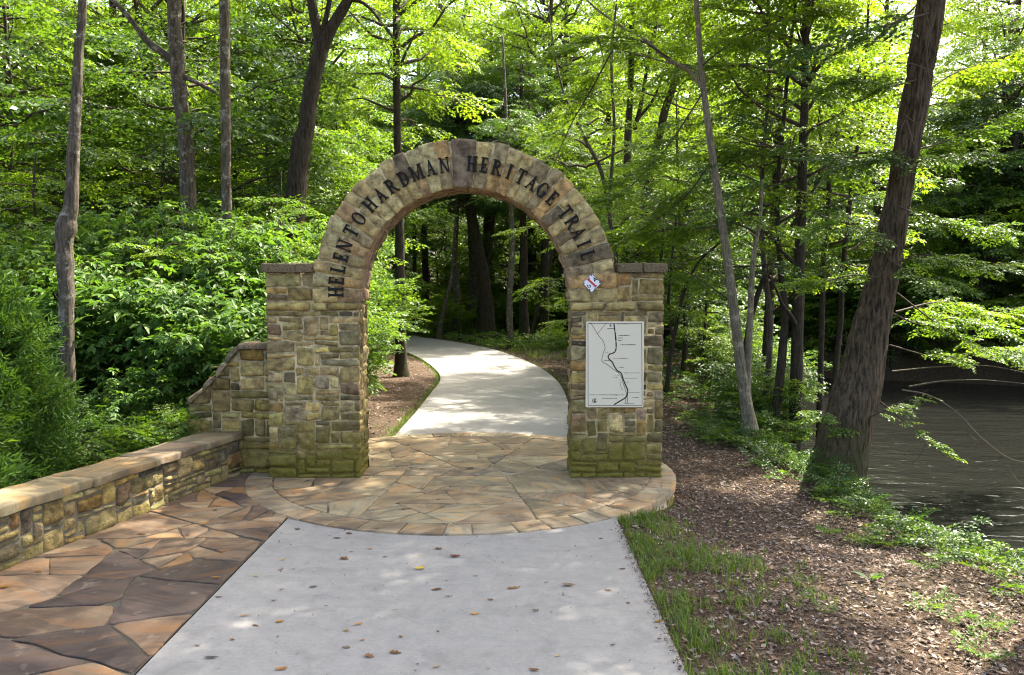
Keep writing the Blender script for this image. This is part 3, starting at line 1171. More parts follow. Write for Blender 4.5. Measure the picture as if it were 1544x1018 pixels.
mb = MB()
gx, gy = np.linspace(3, 60, 58), np.linspace(-60, 40, 101)
X, Y = np.meshgrid(gx, gy)
idx = np.arange(X.size).reshape(X.shape)
mb.add(np.stack([X, Y, np.full_like(X, WATER_Z)], -1).reshape(-1, 3), np.stack([idx[:-1, :-1], idx[:-1, 1:], idx[1:, 1:], idx[1:, :-1]], -1).reshape(-1, 4))
tag(mb.build('river', [M['water']]), kind='structure')

# concrete path, nearer slab (ends on the platform's curve)
mb = MB()
xs_ = np.linspace(PXL, PXR, 41)
yend = PCY - np.sqrt(PR ** 2 - (xs_ - PCX) ** 2) + 0.05
rows = []
for f in np.linspace(0, 1, 12):
    rows.append(np.column_stack([xs_, -6 + (yend + 6) * f, np.zeros(41)]))
low = [np.column_stack([r[:, 0], r[:, 1], np.full(41, -0.14)]) for r in (rows[0], rows[-1])]
V = np.vstack(rows)
idx = np.arange(12 * 41).reshape(12, 41)
q = np.stack([idx[:-1, :-1], idx[:-1, 1:], idx[1:, 1:], idx[1:, :-1]], -1).reshape(-1, 4)
mb.add(V, q)
for col_ in (0, 40):
    E = V[idx[:, col_]]
    E2 = E.copy(); E2[:, 2] = -0.14
    k = np.arange(11)
    mb.add(np.vstack([E, E2]), np.stack([k, k + 1, 12 + k + 1, 12 + k], -1))
tag(mb.build('concrete_path', [M['concrete']], smooth=False), kind='structure')

mb = MB()
m = len(FR)
nc = 9
V = np.vstack([np.column_stack([FL + (FR - FL) * f, np.full(m, -0.002)]) for f in np.linspace(0, 1, nc)])
idx = np.arange(nc * m).reshape(nc, m)
mb.add(V, np.stack([idx[:-1, :-1], idx[1:, :-1], idx[1:, 1:], idx[:-1, 1:]], -1).reshape(-1, 4))
for E in (FL, FR):
    A = np.column_stack([E, np.full(m, -0.002)]); B = np.column_stack([E, np.full(m, -0.16)])
    k = np.arange(m - 1)
    mb.add(np.vstack([A, B]), np.stack([k, k + 1, m + k + 1, m + k], -1))
tag(mb.build('concrete_path', [M['concrete']], smooth=False), kind='structure')

# flagstone paving between seat wall and concrete
rng = np.random.default_rng(8)
yb, yt = 1.5, 11.2
reg = [(PXL - 0.012, yb), (PXL - 0.012, yt)]
wl = lambda y: WA[0] + (y - WA[1]) * WD[0] / WD[1]
reg = [np.array(p) for p in [(PXL - 0.012, yb), (PXL - 0.012, yt), (wl(yt), yt), (wl(yb), yb)]]
dcen = lambda p: math.hypot(p[0] - PCX, p[1] - PCY)
ins = lambda p: wl(p[1]) < p[0] < PXL and dcen(p) > PR - 0.1
FC_ = [(0.23, 0.17, 0.115), (0.26, 0.20, 0.14), (0.20, 0.145, 0.10), (0.135, 0.105, 0.085), (0.115, 0.092, 0.08), (0.29, 0.23, 0.155), (0.27, 0.175, 0.09), (0.24, 0.20, 0.14), (0.17, 0.13, 0.095), (0.26, 0.20, 0.14)]
mb = MB()
mb.add([(p[0], p[1], 0.0) for p in reg] + [(p[0], p[1], -0.12) for p in reg], [(0, 1, 2, 3)[::-1], (0, 4, 5, 1)], mat=1)
for c in crazy(rng, reg, lambda p: 0.46 if p[1] < 7.0 else 0.19, 0.020):
    far = c.mean(0)[1]
    tone = 1.0 if far < 8 else 1.05
    slab(mb, c, -0.02, 0.012 + rng.uniform(-0.003, 0.004), rng, np.array(FC_[rng.integers(len(FC_))]) * rng.uniform(0.55, 0.98) * np.array([1.0, 0.96, 0.92]) * tone, bevel=0.011, seg=0.05, rough=0.005, wob=0.020, svscale=1.0)
tag(mb.build('flagstone_paving', [M['flag'], M['joint_dark']]), kind='structure')

# round platform
rng = np.random.default_rng(15)
mb = MB()
n = 96
ta = np.linspace(0, 2 * PI, n, endpoint=False)
cx_, sx_ = np.cos(ta), np.sin(ta)
top = np.column_stack([PCX + PR * cx_, PCY + PR * sx_, np.full(n, 0.006)])
bot = top.copy(); bot[:, 2] = -0.5
k = np.arange(n)
mb.add(np.vstack([top, bot]), np.stack([k, n + k, n + np.roll(k, -1), np.roll(k, -1)], -1), mat=1, ngons=[list(range(n))])
RI = PR - 0.31
circ = [np.array([PCX + RI * math.cos(t), PCY + RI * math.sin(t)]) for t in np.linspace(0, 2 * PI, 60, endpoint=False)]
PC_ = [(0.30, 0.245, 0.16), (0.275, 0.22, 0.145), (0.315, 0.265, 0.18), (0.285, 0.215, 0.145), (0.26, 0.22, 0.15), (0.295, 0.23, 0.145), (0.305, 0.27, 0.19), (0.25, 0.195, 0.135), (0.18, 0.15, 0.12), (0.295, 0.22, 0.14)]
for c in crazy(rng, circ, lambda p: 0.42 if p[1] < 10 else 0.30, 0.012):
    slab(mb, c, -0.01, 0.018 + rng.uniform(-0.002, 0.003), rng, np.array(PC_[rng.integers(len(PC_))]) * rng.uniform(0.86, 1.06) * np.array([0.90, 0.94, 0.92]), bevel=0.007, seg=0.08, rough=0.003, wob=0.016)
a = 0.0
while a < 2 * PI - 0.03:
    w = min(rng.uniform(0.10, 0.17), 2 * PI - a)
    if 2 * PI - (a + w) < 0.06:
        w = 2 * PI - a
    g = 0.0025
    pl = []
    for rr, aa in ((RI + .012, a + g), (PR + .025, a + g), (PR + .025, a + w / 2), (PR + .025, a + w - g), (RI + .012, a + w - g)):
        pl.append((PCX + rr * math.cos(aa), PCY + rr * math.sin(aa)))
    slab(mb, pl, -0.05, 0.02 + rng.uniform(-0.002, 0.002), rng, np.array(PC_[[0, 2, 4, 6, 5][rng.integers(5)]]) * rng.uniform(0.9, 1.1), bevel=0.010, seg=0.07, rough=0.003, wob=0.006)
    a += w
# riser stones where the ground is lower
cyl = lambda u, v, h: np.stack([PCX + (PR + h - 0.01) * np.cos(u / PR), PCY + (PR + h - 0.01) * np.sin(u / PR), v], -1)
masonry(mb, cyl, PR * -0.95, PR * 0.9, -0.42, -0.055, rng, du=0.2, dv=0.1, h=(0.01, 0.025), mat=2, tint=(0.8, 0.8, 0.7))
tag(mb.build('stone_platform', [M['flag'], M['joint'], M['wallstone']]), kind='structure')

# ================================================================== signs on the gate
def glyph_text(txt, size, name):
    cu = bpy.data.curves.new(name, 'FONT')
    cu.body = txt
    cu.size = size
    ob = bpy.data.objects.new(name, cu)
    COL.objects.link(ob)
    dg = bpy.context.evaluated_depsgraph_get()
    me = ob.evaluated_get(dg).to_mesh()
    V = np.array([v.co[:] for v in me.vertices])
    Fc = [list(p.vertices) for p in me.polygons]
    ob.to_mesh_clear()
    bpy.data.objects.remove(ob)
    bpy.data.curves.remove(cu)
    return V, Fc


YS = YG - 0.062
sc_ = 1.0 / dp(CX + 1, 0, YS)[0]


def spt(px, py, dy=0.0):
    p = dp(px, py, YS)
    return np.array([p[0], YS - dy, p[2]])


p0, p1 = spt(883, 614.5), spt(971.5, 485)
board = thing('map_sign', ((p0[0] + p1[0]) / 2, YS, p0[2]), 'cream rectangular trail map panel fixed to the pier on the river side', 'map sign')
BO = ((p0[0] + p1[0]) / 2, YS, p0[2])
mb = MB()
bw, bh = p1[0] - p0[0], p1[2] - p0[2]
box(mb, p0[0], p1[0], YS, YS + 0.045, p0[2], p1[2], col=(.7, .68, .62))
bo = mb.build('panel', [M['sign']], board, BO, smooth=False)
bo.modifiers.new('bevel', 'BEVEL').width = 0.006


def strip(mb, pts, w, dy, col=(0, 0, 0), mat=0):
    pts = np.array(pts, float)
    d = np.gradient(pts, axis=0)
    nrm = norm(np.column_stack([-d[:, 1], d[:, 0]]))
    w = np.broadcast_to(np.asarray(w, float), (len(pts),))[:, None]
    A, B = pts + nrm * w / 2, pts - nrm * w / 2
    to3 = lambda Q: np.array([spt(a, b, dy) for a, b in Q])
    k = np.arange(len(pts) - 1)
    m = len(pts)
    mb.add(np.vstack([to3(A), to3(B)]), np.stack([k, k + 1, m + k + 1, m + k], -1), col=col, mat=mat)


mb = MB()
for a, b in (((886.5, 488), (968, 488)), ((967.5, 488), (968.2, 611.5)), ((886.5, 488), (886.8, 611.5)), ((886.5, 611.2), (968.5, 611.2))):
    strip(mb, [a, b], 0.8, 0.0008)
mb.build('border', [M['ink']], board, BO, smooth=False)
# map lines, pixel coordinates measured on the photograph's sign
c3 = lambda L: [(870 + x * 120 / 1018, 400 + y * 120 / 1018) for x, y in L]
c4_ = lambda L: [(870 + x * 120 / 940, 500 + y * 130 / 1018) for x, y in L]
mb = MB()
thin = c3([(170, 730), (215, 800), (262, 878), (310, 940)]) + c4_([(298, 90), (332, 185), (312, 250), (293, 345), (350, 385), (430, 445), (510, 510), (545, 610), (578, 710), (580, 762)])
strip(mb, resample(thin, 40), 0.75, 0.0010)
strip(mb, c3([(378, 738), (320, 805), (262, 878)]), 0.6, 0.0014)
strip(mb, c3([(385, 810), (475, 810)]), 0.8, 0.0014)
riv = c3([(472, 745), (488, 870), (500, 960)]) + c4_([(455, 60), (462, 150), (458, 215), (435, 250), (385, 268), (368, 295), (385, 330), (418, 362), (440, 410), (480, 465), (520, 490), (545, 560), (570, 625), (597, 690), (592, 760)])
R_ = resample(riv, 90)
strip(mb, R_, np.where((np.arange(90) % 5 < 4) | (np.arange(90) > 45), 1.9, 1.1), 0.0018)
strip(mb, c4_([(592, 762), (560, 790), (500, 825), (436, 864)]), 1.9, 0.0022)
strip(mb, c4_([(594, 765), (594, 845)]), 0.8, 0.0026)
strip(mb, c4_([(572, 775), (572, 845)]), 0.5, 0.0026)
strip(mb, c4_([(560, 850), (675, 850)]), 0.5, 0.0026)
strip(mb, c4_([(505, 570), (515, 640), (530, 682), (545, 690)]), 0.45, 0.0026)
for a, b, y in ((485, 620, 48), (515, 690, 158), (560, 710, 551), (610, 742, 722)):
    strip(mb, c4_([(a, y), (b, y)]), 0.5, 0.0014)
t = np.linspace(0.5, 5.6, 14)
cxp, cyp = c4_([(208, 816)])[0]
strip(mb, np.column_stack([cxp + 3.3 * np.cos(t), cyp + 3.0 * np.sin(t)]), 0.9, 0.0014)
strip(mb, np.column_stack([cxp + 0.6 + 1.4 * np.cos(t), cyp + 1.2 * np.sin(t)]), 1.5, 0.0018)
# compass mark
ccx, ccy = c3([(428, 772)])[0]
strip(mb, [(ccx - 2.2, ccy), (ccx + 2.2, ccy)], 0.5, 0.0022)
strip(mb, [(ccx, ccy - 2.6), (ccx, ccy + 2.2)], 0.7, 0.0026)
mb.build('map_drawing', [M['ink']], board, BO, smooth=False)
mb = MB()


def put_text(txt, px, py, hpx, mbx, wpx=None, dy=0.003):
    V, Fc = glyph_text(txt, 1.0, 'lettering')
    w = V[:, 0].max() - V[:, 0].min()
    s = hpx / 0.72
    sxx = (wpx / w) if wpx else s
    P = np.array([spt(px + (v[0] - V[:, 0].min()) * sxx, py - v[1] * s, dy) for v in V])
    mbx.add(P, ngons=Fc)


x, y = c4_([(150, 752)])[0]
put_text('Helen to Hardman Heritage Trail', x, y, 1.9, mb, 400 * 120 / 940)
mb.build('lettering', [M['ink']], board, BO, smooth=False)
x, y = c4_([(302, 793)])[0]
rt = np.random.default_rng(6)


def fine_print(x0, x1, y, h):
    """print too small to read in the photograph: a row of tiny upright ticks"""
    mb = MB()
    x = x0
    while x < x1:
        w = rt.uniform(0.5, 1.1)
        if rt.random() < 0.82:
            strip(mb, [(x, y), (x + w * 0.7, y)], h * rt.uniform(0.5, 1.0), 0.0032)
        x += w
    if mb.n:
        mb.build('lettering', [M['ink']], board, BO, smooth=False)


for a, b, y in ((505, 620, 44), (485, 542, 76), (485, 530, 104), (510, 690, 150), (335, 375, 243), (318, 385, 340), (432, 612, 316), (485, 556, 423), (560, 738, 488), (455, 492, 518), (420, 490, 540), (572, 610, 597), (608, 632, 688), (300, 470, 788), (645, 738, 780)):
    (xa, ya), (xb, _) = c4_([(a, y), (b, y)])
    fine_print(xa, xb, ya, 1.15)
xa, ya = c3([(515, 752)])[0]
fine_print(xa, xa + 16, ya, 1.1)

# diamond plate
cD = spt(892, 427)
plate = thing('diamond_sign', (cD[0], YS, cD[2]), 'small white diamond marker with a red slash, above the trail map', 'sign')
DO = (cD[0], YS, cD[2])
hd = 14.8
mbp, mbk, mbr = MB(), MB(), MB()


def rounded_diamond(c, h, r):
    pts = []
    for kk in range(4):
        a = kk * PI / 2
        for da in np.linspace(-PI / 4, PI / 4, 5):
            pts.append((c[0] + (h - r * 1.414) * math.cos(a) + r * math.cos(a + da), c[1] + (h - r * 1.414) * math.sin(a) + r * math.sin(a + da)))
    return pts


dia = rounded_diamond((892, 427), hd, 2.0)
fa = np.array([spt(a, b, 0.0) for a, b in dia])
extrude_poly(mbp, fa + np.array([0, 0.04, 0]), fa, (.8, .8, .8))
mbp.build('plate', [M['white']], plate, DO, smooth=False)
D = lambda L: [(870 + x * 120 / 1018, 400 + y * 120 / 1018) for x, y in L]
ol = rounded_diamond((892, 427), hd - 0.5, 1.8)
strip(mbk, ol + ol[:2], 0.7, 0.0008)
for (x, y) in ((182, 128), (86, 230), (288, 222), (160, 312)):
    px, py = D([(x, y)])[0]
    tt = np.linspace(0, 2 * PI, 9)
    mbk.add([spt(px + 1.1 * math.cos(a), py + 1.1 * math.sin(a), 0.0016) for a in tt[:-1]], ngons=[list(range(8))])
strip(mbk, D([(210, 150), (222, 210)]), 1.3, 0.0012)
strip(mbk, D([(214, 166), (256, 186)]), 1.5, 0.0018)
strip(mbk, D([(222, 210), (238, 178)]), 1.2, 0.0022)
strip(mbk, D([(128, 250), (140, 282), (168, 280), (170, 262), (150, 254)]), 1.5, 0.0012)
strip(mbk, D([(150, 155), (158, 180)]), 1.2, 0.0012)
strip(mbk, D([(215, 312), (228, 290)]), 0.9, 0.0012)
mbk.build('emblem', [M['ink']], plate, DO, smooth=False)
strip(mbr, D([(138, 180), (236, 270)]), 3.2, 0.0026)
strip(mbr, D([(122, 190), (152, 168)]), 1.6, 0.0030)
strip(mbr, D([(224, 284), (250, 258)]), 1.6, 0.0030)
mbr.build('red_bar', [M['red']], plate, DO, smooth=False)
plate.location.y -= 0.032
# ================================================================== foliage
def rot_about(v, axis, ang):
    c, s = np.cos(ang)[..., None], np.sin(ang)[..., None]
    return v * c + np.cross(axis, v) * s + axis * (axis * v).sum(-1, keepdims=True) * (1 - c)


def spray_template(rng, twigs=9, per=5, leaf=0.115, spread=55, tlen=0.48, droop=0.16, tiltn=0.4, wid=0.58):
    """a flat fan of leaves, unit length along +X, up +Z"""
    P, D, L = [], [], []
    ax = lambda s: np.array([s, 0.04 * math.sin(5 * s), -droop * s * s])
    items = [(0.0, 0.0, 1.0, per + 3)]
    for k in range(twigs):
        s = 0.15 + 0.8 * (k + 0.5) / twigs
        items.append((s, (1 if k % 2 else -1) * math.radians(spread * rng.uniform(0.75, 1.15)), tlen * (1.1 - 0.75 * s) * rng.uniform(0.75, 1.2), per))
    for s, a, ln, m in items:
        o = ax(s)
        d = np.array([math.cos(a), math.sin(a), 0])
        for j in range(m):
            f = (j + 0.7) / m
            p = (ax(f) if a == 0 else o + d * ln * f + np.array([0, 0, -0.25 * ln * f * f]))
            side = 1 if j % 2 else -1
            la = a + side * math.radians(rng.uniform(25, 70)) * (0.3 if j == m - 1 else 1)
            P.append(p + rng.normal(0, 0.012, 3))
            D.append([math.cos(la), math.sin(la), rng.uniform(-0.45, 0.1)])
            L.append(leaf * rng.uniform(0.65, 1.2))
    P, D = np.array(P), norm(np.array(D))
    N = norm(np.array([0, 0, 1.0]) + rng.normal(0, tiltn, (len(P), 3)))
    return dict(P=P, D=D, N=N, L=np.array(L), w=wid)


def palm_template(rng, n=5, leaf=0.30, droop=0.1):
    """palmate leaves on long petioles"""
    P, D, L, N = [], [], [], []
    for k in range(n):
        a = rng.uniform(-1.5, 1.5)
        r = rng.uniform(0.35, 1.0)
        c = np.array([r * math.cos(a), r * math.sin(a), rng.uniform(-0.25, 0.2)])
        nn = norm(np.array([0.25 * math.cos(a), 0.25 * math.sin(a), 1.0]) + rng.normal(0, 0.28, 3))
        u = norm(np.cross(nn, rng.normal(0, 1, 3)))
        fwd = np.array([math.cos(a), math.sin(a), -0.2])
        fwd = norm(fwd - nn * (fwd @ nn))
        lat = np.cross(nn, fwd)
        m = rng.integers(5, 8)
        for j, t in enumerate(np.linspace(-1.9, 1.9, m)):
            d = fwd * math.cos(t) + lat * math.sin(t) - nn * rng.uniform(0.05, 0.35)
            P.append(c)
            D.append(norm(d))
            L.append(leaf * (1.0 - 0.33 * abs(t) / 1.9) * rng.uniform(0.85, 1.1))
            N.append(norm(nn + rng.normal(0, 0.12, 3)))
    return dict(P=np.array(P), D=np.array(D), N=np.array(N), L=np.array(L), w=0.42, palm=True)


def leaves_mesh(mb, tmpls, O, A, U, S, rng, leaf_scale=1.0, mat=0, stems=True, stem_r=0.004, stem_mat=1, tone=None, width=None):
    """place spray templates: origins O, axes A, up vectors U, lengths S"""
    O, A, U, S = map(np.asarray, (O, A, U, S))
    A = norm(A)
    Y = norm(np.cross(U, A))
    Zx = np.cross(A, Y)
    R = np.stack([A, Y, Zx], -1)
    n = len(O)
    ti = rng.integers(0, len(tmpls), n)
    flip = rng.random(n) < 0.5
    R[flip, :, 1] *= -1
    for k, T in enumerate(tmpls):
        sel = np.where(ti == k)[0]
        if not len(sel):
            continue
        s = S[sel][:, None]
        P = O[sel][:, None, :] + s[..., None] * np.einsum('nij,mj->nmi', R[sel], T['P'])
        D = np.einsum('nij,mj->nmi', R[sel], T['D'])
        N = np.einsum('nij,mj->nmi', R[sel], T['N'])
        m = P.shape[1]
        D = norm(D + rng.normal(0, 0.14, D.shape))
        N = norm(N + rng.normal(0, 0.16, N.shape))
        N = norm(N - D * (N * D).sum(-1, keepdims=True))
        Sd = np.cross(N, D)
        L = (s * T['L'][None, :] * rng.uniform(0.8, 1.2, (len(sel), m)) * leaf_scale)[..., None]
        w = (width or T['w']) * 0.5
        c = 0.58 if T.get('palm') else 0.42
        fold = rng.uniform(0.0, 0.12, L.shape)
        tip = rng.uniform(0.02, 0.22, L.shape)
        v0 = P
        v1 = P + D * L * c + Sd * L * w + N * L * fold
        v2 = P + D * L - N * L * tip
        v3 = P + D * L * c - Sd * L * w + N * L * fold
        V = np.stack([v0, v1, v2, v3], 2).reshape(-1, 3)
        q = np.arange(len(sel) * m)[:, None] * 4
        tris = np.concatenate([q + np.array([0, 1, 2]), q + np.array([0, 2, 3])], 1).reshape(-1, 3)
        r = np.clip(rng.beta(2.2, 2.2, (len(sel), m)) * 0.75 + rng.uniform(0, 0.25, (len(sel), 1)), 0, 1)
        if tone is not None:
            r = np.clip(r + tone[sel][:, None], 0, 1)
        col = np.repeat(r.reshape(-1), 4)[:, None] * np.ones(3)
        mb.add(V, tris=tris, col=col, mat=mat)
    if stems:
        f = np.array([0, 0.5, 1.0])
        d = 0.16
        C = O[:, None, :] + S[:, None, None] * (f[None, :, None] * A[:, None, :] - (d * f ** 2)[None, :, None] * Zx[:, None, :])
        rad = stem_r * (1.15 - f)[None, :, None] * (S[:, None, None] ** 0.5)
        ring = []
        for a in (0, 2.094, 4.189):
            ring.append(C + rad * (math.cos(a) * Y[:, None, :] + math.sin(a) * Zx[:, None, :]))
        V = np.stack(ring, 2).reshape(-1, 3)           # n,3(seg),3(around)
        base = np.arange(n)[:, None] * 9
        q = []
        for g in range(2):
            for a in range(3):
                b = (a + 1) % 3
                q.append(base + np.array([g * 3 + a, g * 3 + b, g * 3 + 3 + b, g * 3 + 3 + a]))
        mb.add(V, np.concatenate(q, 1).reshape(-1, 4), mat=stem_mat)


def tube(mb, pts, radii, sides=8, mat=0, rough=0.0, freq=3.0, seed=0, furrow=0.0, cap=True, nf=11):
    pts = np.asarray(pts, float)
    radii = np.asarray(radii, float)
    n = len(pts)
    T = norm(np.gradient(pts, axis=0))
    ref = np.array([1.0, 0, 0]) if abs(T[0, 0]) < 0.8 else np.array([0, 1.0, 0])
    Xs = []
    x = norm(ref - T[0] * (ref @ T[0]))
    for k in range(n):
        x = norm(x - T[k] * (x @ T[k]))
        Xs.append(x)
    Xs = np.array(Xs)
    Ys = np.cross(T, Xs)
    a = np.linspace(0, 2 * PI, sides, endpoint=False)
    dirs = np.cos(a)[None, :, None] * Xs[:, None, :] + np.sin(a)[None, :, None] * Ys[:, None, :]
    r = np.broadcast_to(radii[:, None], (n, sides)).copy()
    if rough:
        q = pts[:, None, :] * freq + dirs * 1.3
        r *= 1 + rough * 2 * (fbm(q, seed + 3, 2) - 0.5)
    if furrow:
        al = np.cumsum(np.concatenate([[0], np.linalg.norm(np.diff(pts, axis=0), axis=1)]))
        aa = a[None, :] + 0.0 * al[:, None]
        q = np.stack([np.cos(aa) * nf * 0.5, np.sin(aa) * nf * 0.5, np.broadcast_to((al * 1.6)[:, None], aa.shape)], -1)
        f1 = np.abs(vnoise(q, seed + 5) * 2 - 1)
        q2 = q * 2.1
        f2 = np.abs(vnoise(q2, seed + 9) * 2 - 1)
        r += furrow * (np.minimum(f1 * 1.6, 1) - 0.7) + furrow * 0.5 * (np.minimum(f2 * 1.6, 1) - 0.6)
    V = (pts[:, None, :] + dirs * r[..., None]).reshape(-1, 3)
    idx = np.arange(n * sides).reshape(n, sides)
    nx_ = np.roll(idx, -1, 1)
    q = np.stack([idx[:-1], nx_[:-1], nx_[1:], idx[1:]], -1).reshape(-1, 4)
    mb.add(V, q, mat=mat, ngons=[list(idx[-1])] if cap else None)


FT = [spray_template(np.random.default_rng(s), leaf=0.125) for s in range(6)]                # broad leaf fans
FT2 = [spray_template(np.random.default_rng(s + 40), twigs=7, per=4, leaf=0.17, wid=0.62) for s in range(5)]
PT = [palm_template(np.random.default_rng(s + 80)) for s in range(7)]
CT_ = [spray_template(np.random.default_rng(s + 120), twigs=12, per=7, leaf=0.16, spread=38, tlen=0.55, droop=0.12, tiltn=0.7, wid=0.20) for s in range(5)]


def make_crown(seed, R, H, nb, spray, leafsc=1.0, tm=FT, dens=13, lo=0.12, elev=(5, 40), prof='oval', droop=0.0, leader=0.05, limb_r=0.03):
    """crown of limbs, twigs and leaves, base at z = 0"""
    rng = np.random.default_rng(seed)
    mb = MB()
    O, A, U, S = [], [], [], []
    for k in range(nb):
        f = lo * 0 + (k + rng.random()) / nb
        z = H * (0.02 + 0.86 * f)
        if prof == 'oval':
            w = math.sin(PI * (0.16 + 0.80 * f)) ** 0.7
        elif prof == 'flat':
            w = 1.0 - 0.55 * f
        else:
            w = 1 - 0.8 * f
        Lb = R * w * rng.uniform(0.7, 1.12)
        az = k * 2.39996 + rng.uniform(-0.5, 0.5)
        el = math.radians(rng.uniform(*elev))
        d = np.array([math.cos(az) * math.cos(el), math.sin(az) * math.cos(el), math.sin(el)])
        perp = np.array([-math.sin(az), math.cos(az), 0])
        m = 6
        bend = rng.uniform(-0.25, 0.25)
        t = np.linspace(0, 1, m)
        pts = np.array([0, 0, z]) + np.outer(t, d) * Lb + np.outer(t ** 2, perp) * bend * Lb - np.outer(t ** 2, [0, 0, 1]) * (0.12 + droop) * Lb
        pts[1:-1] += rng.normal(0, 0.03 * Lb, (m - 2, 3))
        tube(mb, pts, limb_r * (0.35 + 0.65 * w) * (1.08 - t) ** 0.8, 5, mat=1)
        ns = max(3, int(Lb * dens * rng.uniform(0.7, 1.2)))
        for j in range(ns):
            tt = rng.uniform(0.18, 1.0) ** 0.75
            i = min(int(tt * (m - 1)), m - 2)
            ff = tt * (m - 1) - i
            p = pts[i] * (1 - ff) + pts[i + 1] * ff
            bd = norm(pts[i + 1] - pts[i])
            ang = rng.choice([-1, 1]) * math.radians(rng.uniform(15, 80))
            hd = math.atan2(bd[1], bd[0]) + ang
            e2 = rng.normal(0.0, 0.22) - 0.1
            O.append(p)
            A.append([math.cos(hd), math.sin(hd), e2])
            U.append(np.array([0, 0, 1.0]) + rng.normal(0, 0.22, 3))
            S.append(spray * rng.uniform(0.6, 1.25) * (1.0 - 0.15 * tt))
    leaves_mesh(mb, tm, O, A, U, S, rng, leafsc)
    return mb, rng


CROWNS = {}


def crown_mesh(key, leafmat, **kw):
    mb, _ = make_crown(**kw)
    CROWNS[key] = mb.mesh('crown', [leafmat, M['twig']])


# canopy trees
crown_mesh('tall_a', M['leaf_mid'], leafsc=0.84, seed=1, R=3.7, H=10.5, nb=44, spray=1.25, dens=4.9, limb_r=0.06, elev=(12, 50))
crown_mesh('tall_b', M['leaf_sun'], leafsc=0.84, seed=2, R=3.4, H=9.5, nb=40, spray=1.2, dens=4.9, limb_r=0.06, elev=(8, 45))
crown_mesh('tall_c', M['leaf_dark'], leafsc=0.84, seed=3, R=3.9, H=10, nb=42, spray=1.3, dens=4.9, limb_r=0.06, elev=(5, 45))
# understorey trees, layered
crown_mesh('low_a', M['leaf_mid'], leafsc=0.84, seed=4, R=2.6, H=6.0, nb=30, spray=0.95, dens=7.8, elev=(-5, 28))
crown_mesh('low_b', M['leaf_sun'], leafsc=0.84, seed=5, R=2.7, H=6.4, nb=28, spray=0.95, dens=7.3, elev=(-8, 25), prof='flat')
crown_mesh('low_c', M['leaf_dark'], leafsc=0.84, seed=6, R=2.8, H=5.6, nb=30, spray=1.0, dens=7.8, elev=(-8, 25))
# thin sapling crowns
crown_mesh('sap_a', M['leaf_sun'], leafsc=0.84, seed=7, R=1.5, H=5.0, nb=16, spray=0.75, dens=7.0, elev=(-5, 30))
crown_mesh('sap_b', M['leaf_dark'], leafsc=0.84, seed=8, R=1.6, H=5.0, nb=17, spray=0.75, dens=7.0, elev=(-10, 30))


def make_shrub(seed, R, H, nst, spray, tm, leafsc=1.0, n=150, out=0.35, shell=0.55, stem_r=0.012, stem_mat=1, up=0.25):
    """many-stemmed shrub: sprays through the outer part of a dome, on arching stems"""
    rng = np.random.default_rng(seed)
    mb = MB()
    tips = []
    for k in range(nst):
        az = k * 2.39996 + rng.uniform(-0.4, 0.4)
        rr = R * math.sqrt((k + 0.5) / nst) * rng.uniform(0.7, 1.05)
        hz = H * (0.55 + 0.45 * math.sqrt(max(0, 1 - (rr / R / 1.1) ** 2))) * rng.uniform(0.8, 1.05)
        t = np.linspace(0, 1, 7)[:, None]
        tip = np.array([rr * math.cos(az), rr * math.sin(az), hz])
        pts = np.hstack([tip[:2] * t ** 1.5, tip[2:] * t]) + rng.normal(0, 0.02 * R, (7, 3)) * t
        pts[:, :2] += 0.06 * R * np.array([math.cos(az), math.sin(az)])
        tube(mb, pts, stem_r * (1.1 - 0.8 * t[:, 0]), 5, mat=1)
        tips.append(pts)
    O, A, U, S = [], [], [], []
    for j in range(n):
        pts = tips[rng.integers(nst)]
        tt = 1 - (1 - shell) * rng.random() ** 1.4 if rng.random() < 0.75 else rng.uniform(0.25, 1)
        i = min(int(tt * 6), 5)
        ff = tt * 6 - i
        p = pts[i] * (1 - ff) + pts[i + 1] * ff
        hd = rng.uniform(0, 2 * PI) if rng.random() < 0.4 else math.atan2(p[1], p[0]) + rng.normal(0, 0.7)
        O.append(p)
        A.append([math.cos(hd), math.sin(hd), rng.normal(up, 0.3)])
        U.append(np.array([0.35 * math.cos(hd), 0.35 * math.sin(hd), 1.0]) + rng.normal(0, 0.2, 3))
        S.append(spray * rng.uniform(0.65, 1.25))
    leaves_mesh(mb, tm, O, A, U, S, rng, leafsc)
    return mb


def shrub_mesh(key, leafmat, **kw):
    CROWNS[key] = make_shrub(**kw).mesh('shrub', [leafmat, M['twig']])


shrub_mesh('palm_a', M['leaf_palm'], seed=21, R=1.5, H=3.0, nst=24, spray=0.62, tm=PT, n=330)
shrub_mesh('palm_b', M['leaf_palm'], seed=22, R=1.35, H=2.6, nst=22, spray=0.60, tm=PT, n=300)
shrub_mesh('palm_c', M['leaf_palm'], seed=23, R=1.6, H=3.4, nst=26, spray=0.66, tm=PT, n=360)
shrub_mesh('palm_d', M['leaf_palm'], seed=30, R=1.9, H=4.1, nst=34, spray=0.58, tm=PT, n=620, leafsc=0.92)
shrub_mesh('leafy_a', M['leaf_mid'], seed=24, R=1.1, H=2.1, nst=22, spray=0.55, tm=FT, n=240)
shrub_mesh('leafy_b', M['leaf_dark'], seed=25, R=1.3, H=2.0, nst=22, spray=0.6, tm=FT, n=260)
shrub_mesh('leafy_c', M['leaf_sun'], seed=26, R=1.0, H=1.6, nst=20, spray=0.5, tm=FT, n=200)
shrub_mesh('small_a', M['leaf_mid'], seed=27, R=0.55, H=0.8, nst=16, spray=0.3, tm=FT2, n=120, stem_r=0.005)
shrub_mesh('small_b', M['leaf_palm'], seed=28, R=0.5, H=0.65, nst=14, spray=0.28, tm=FT2, n=110, stem_r=0.005)


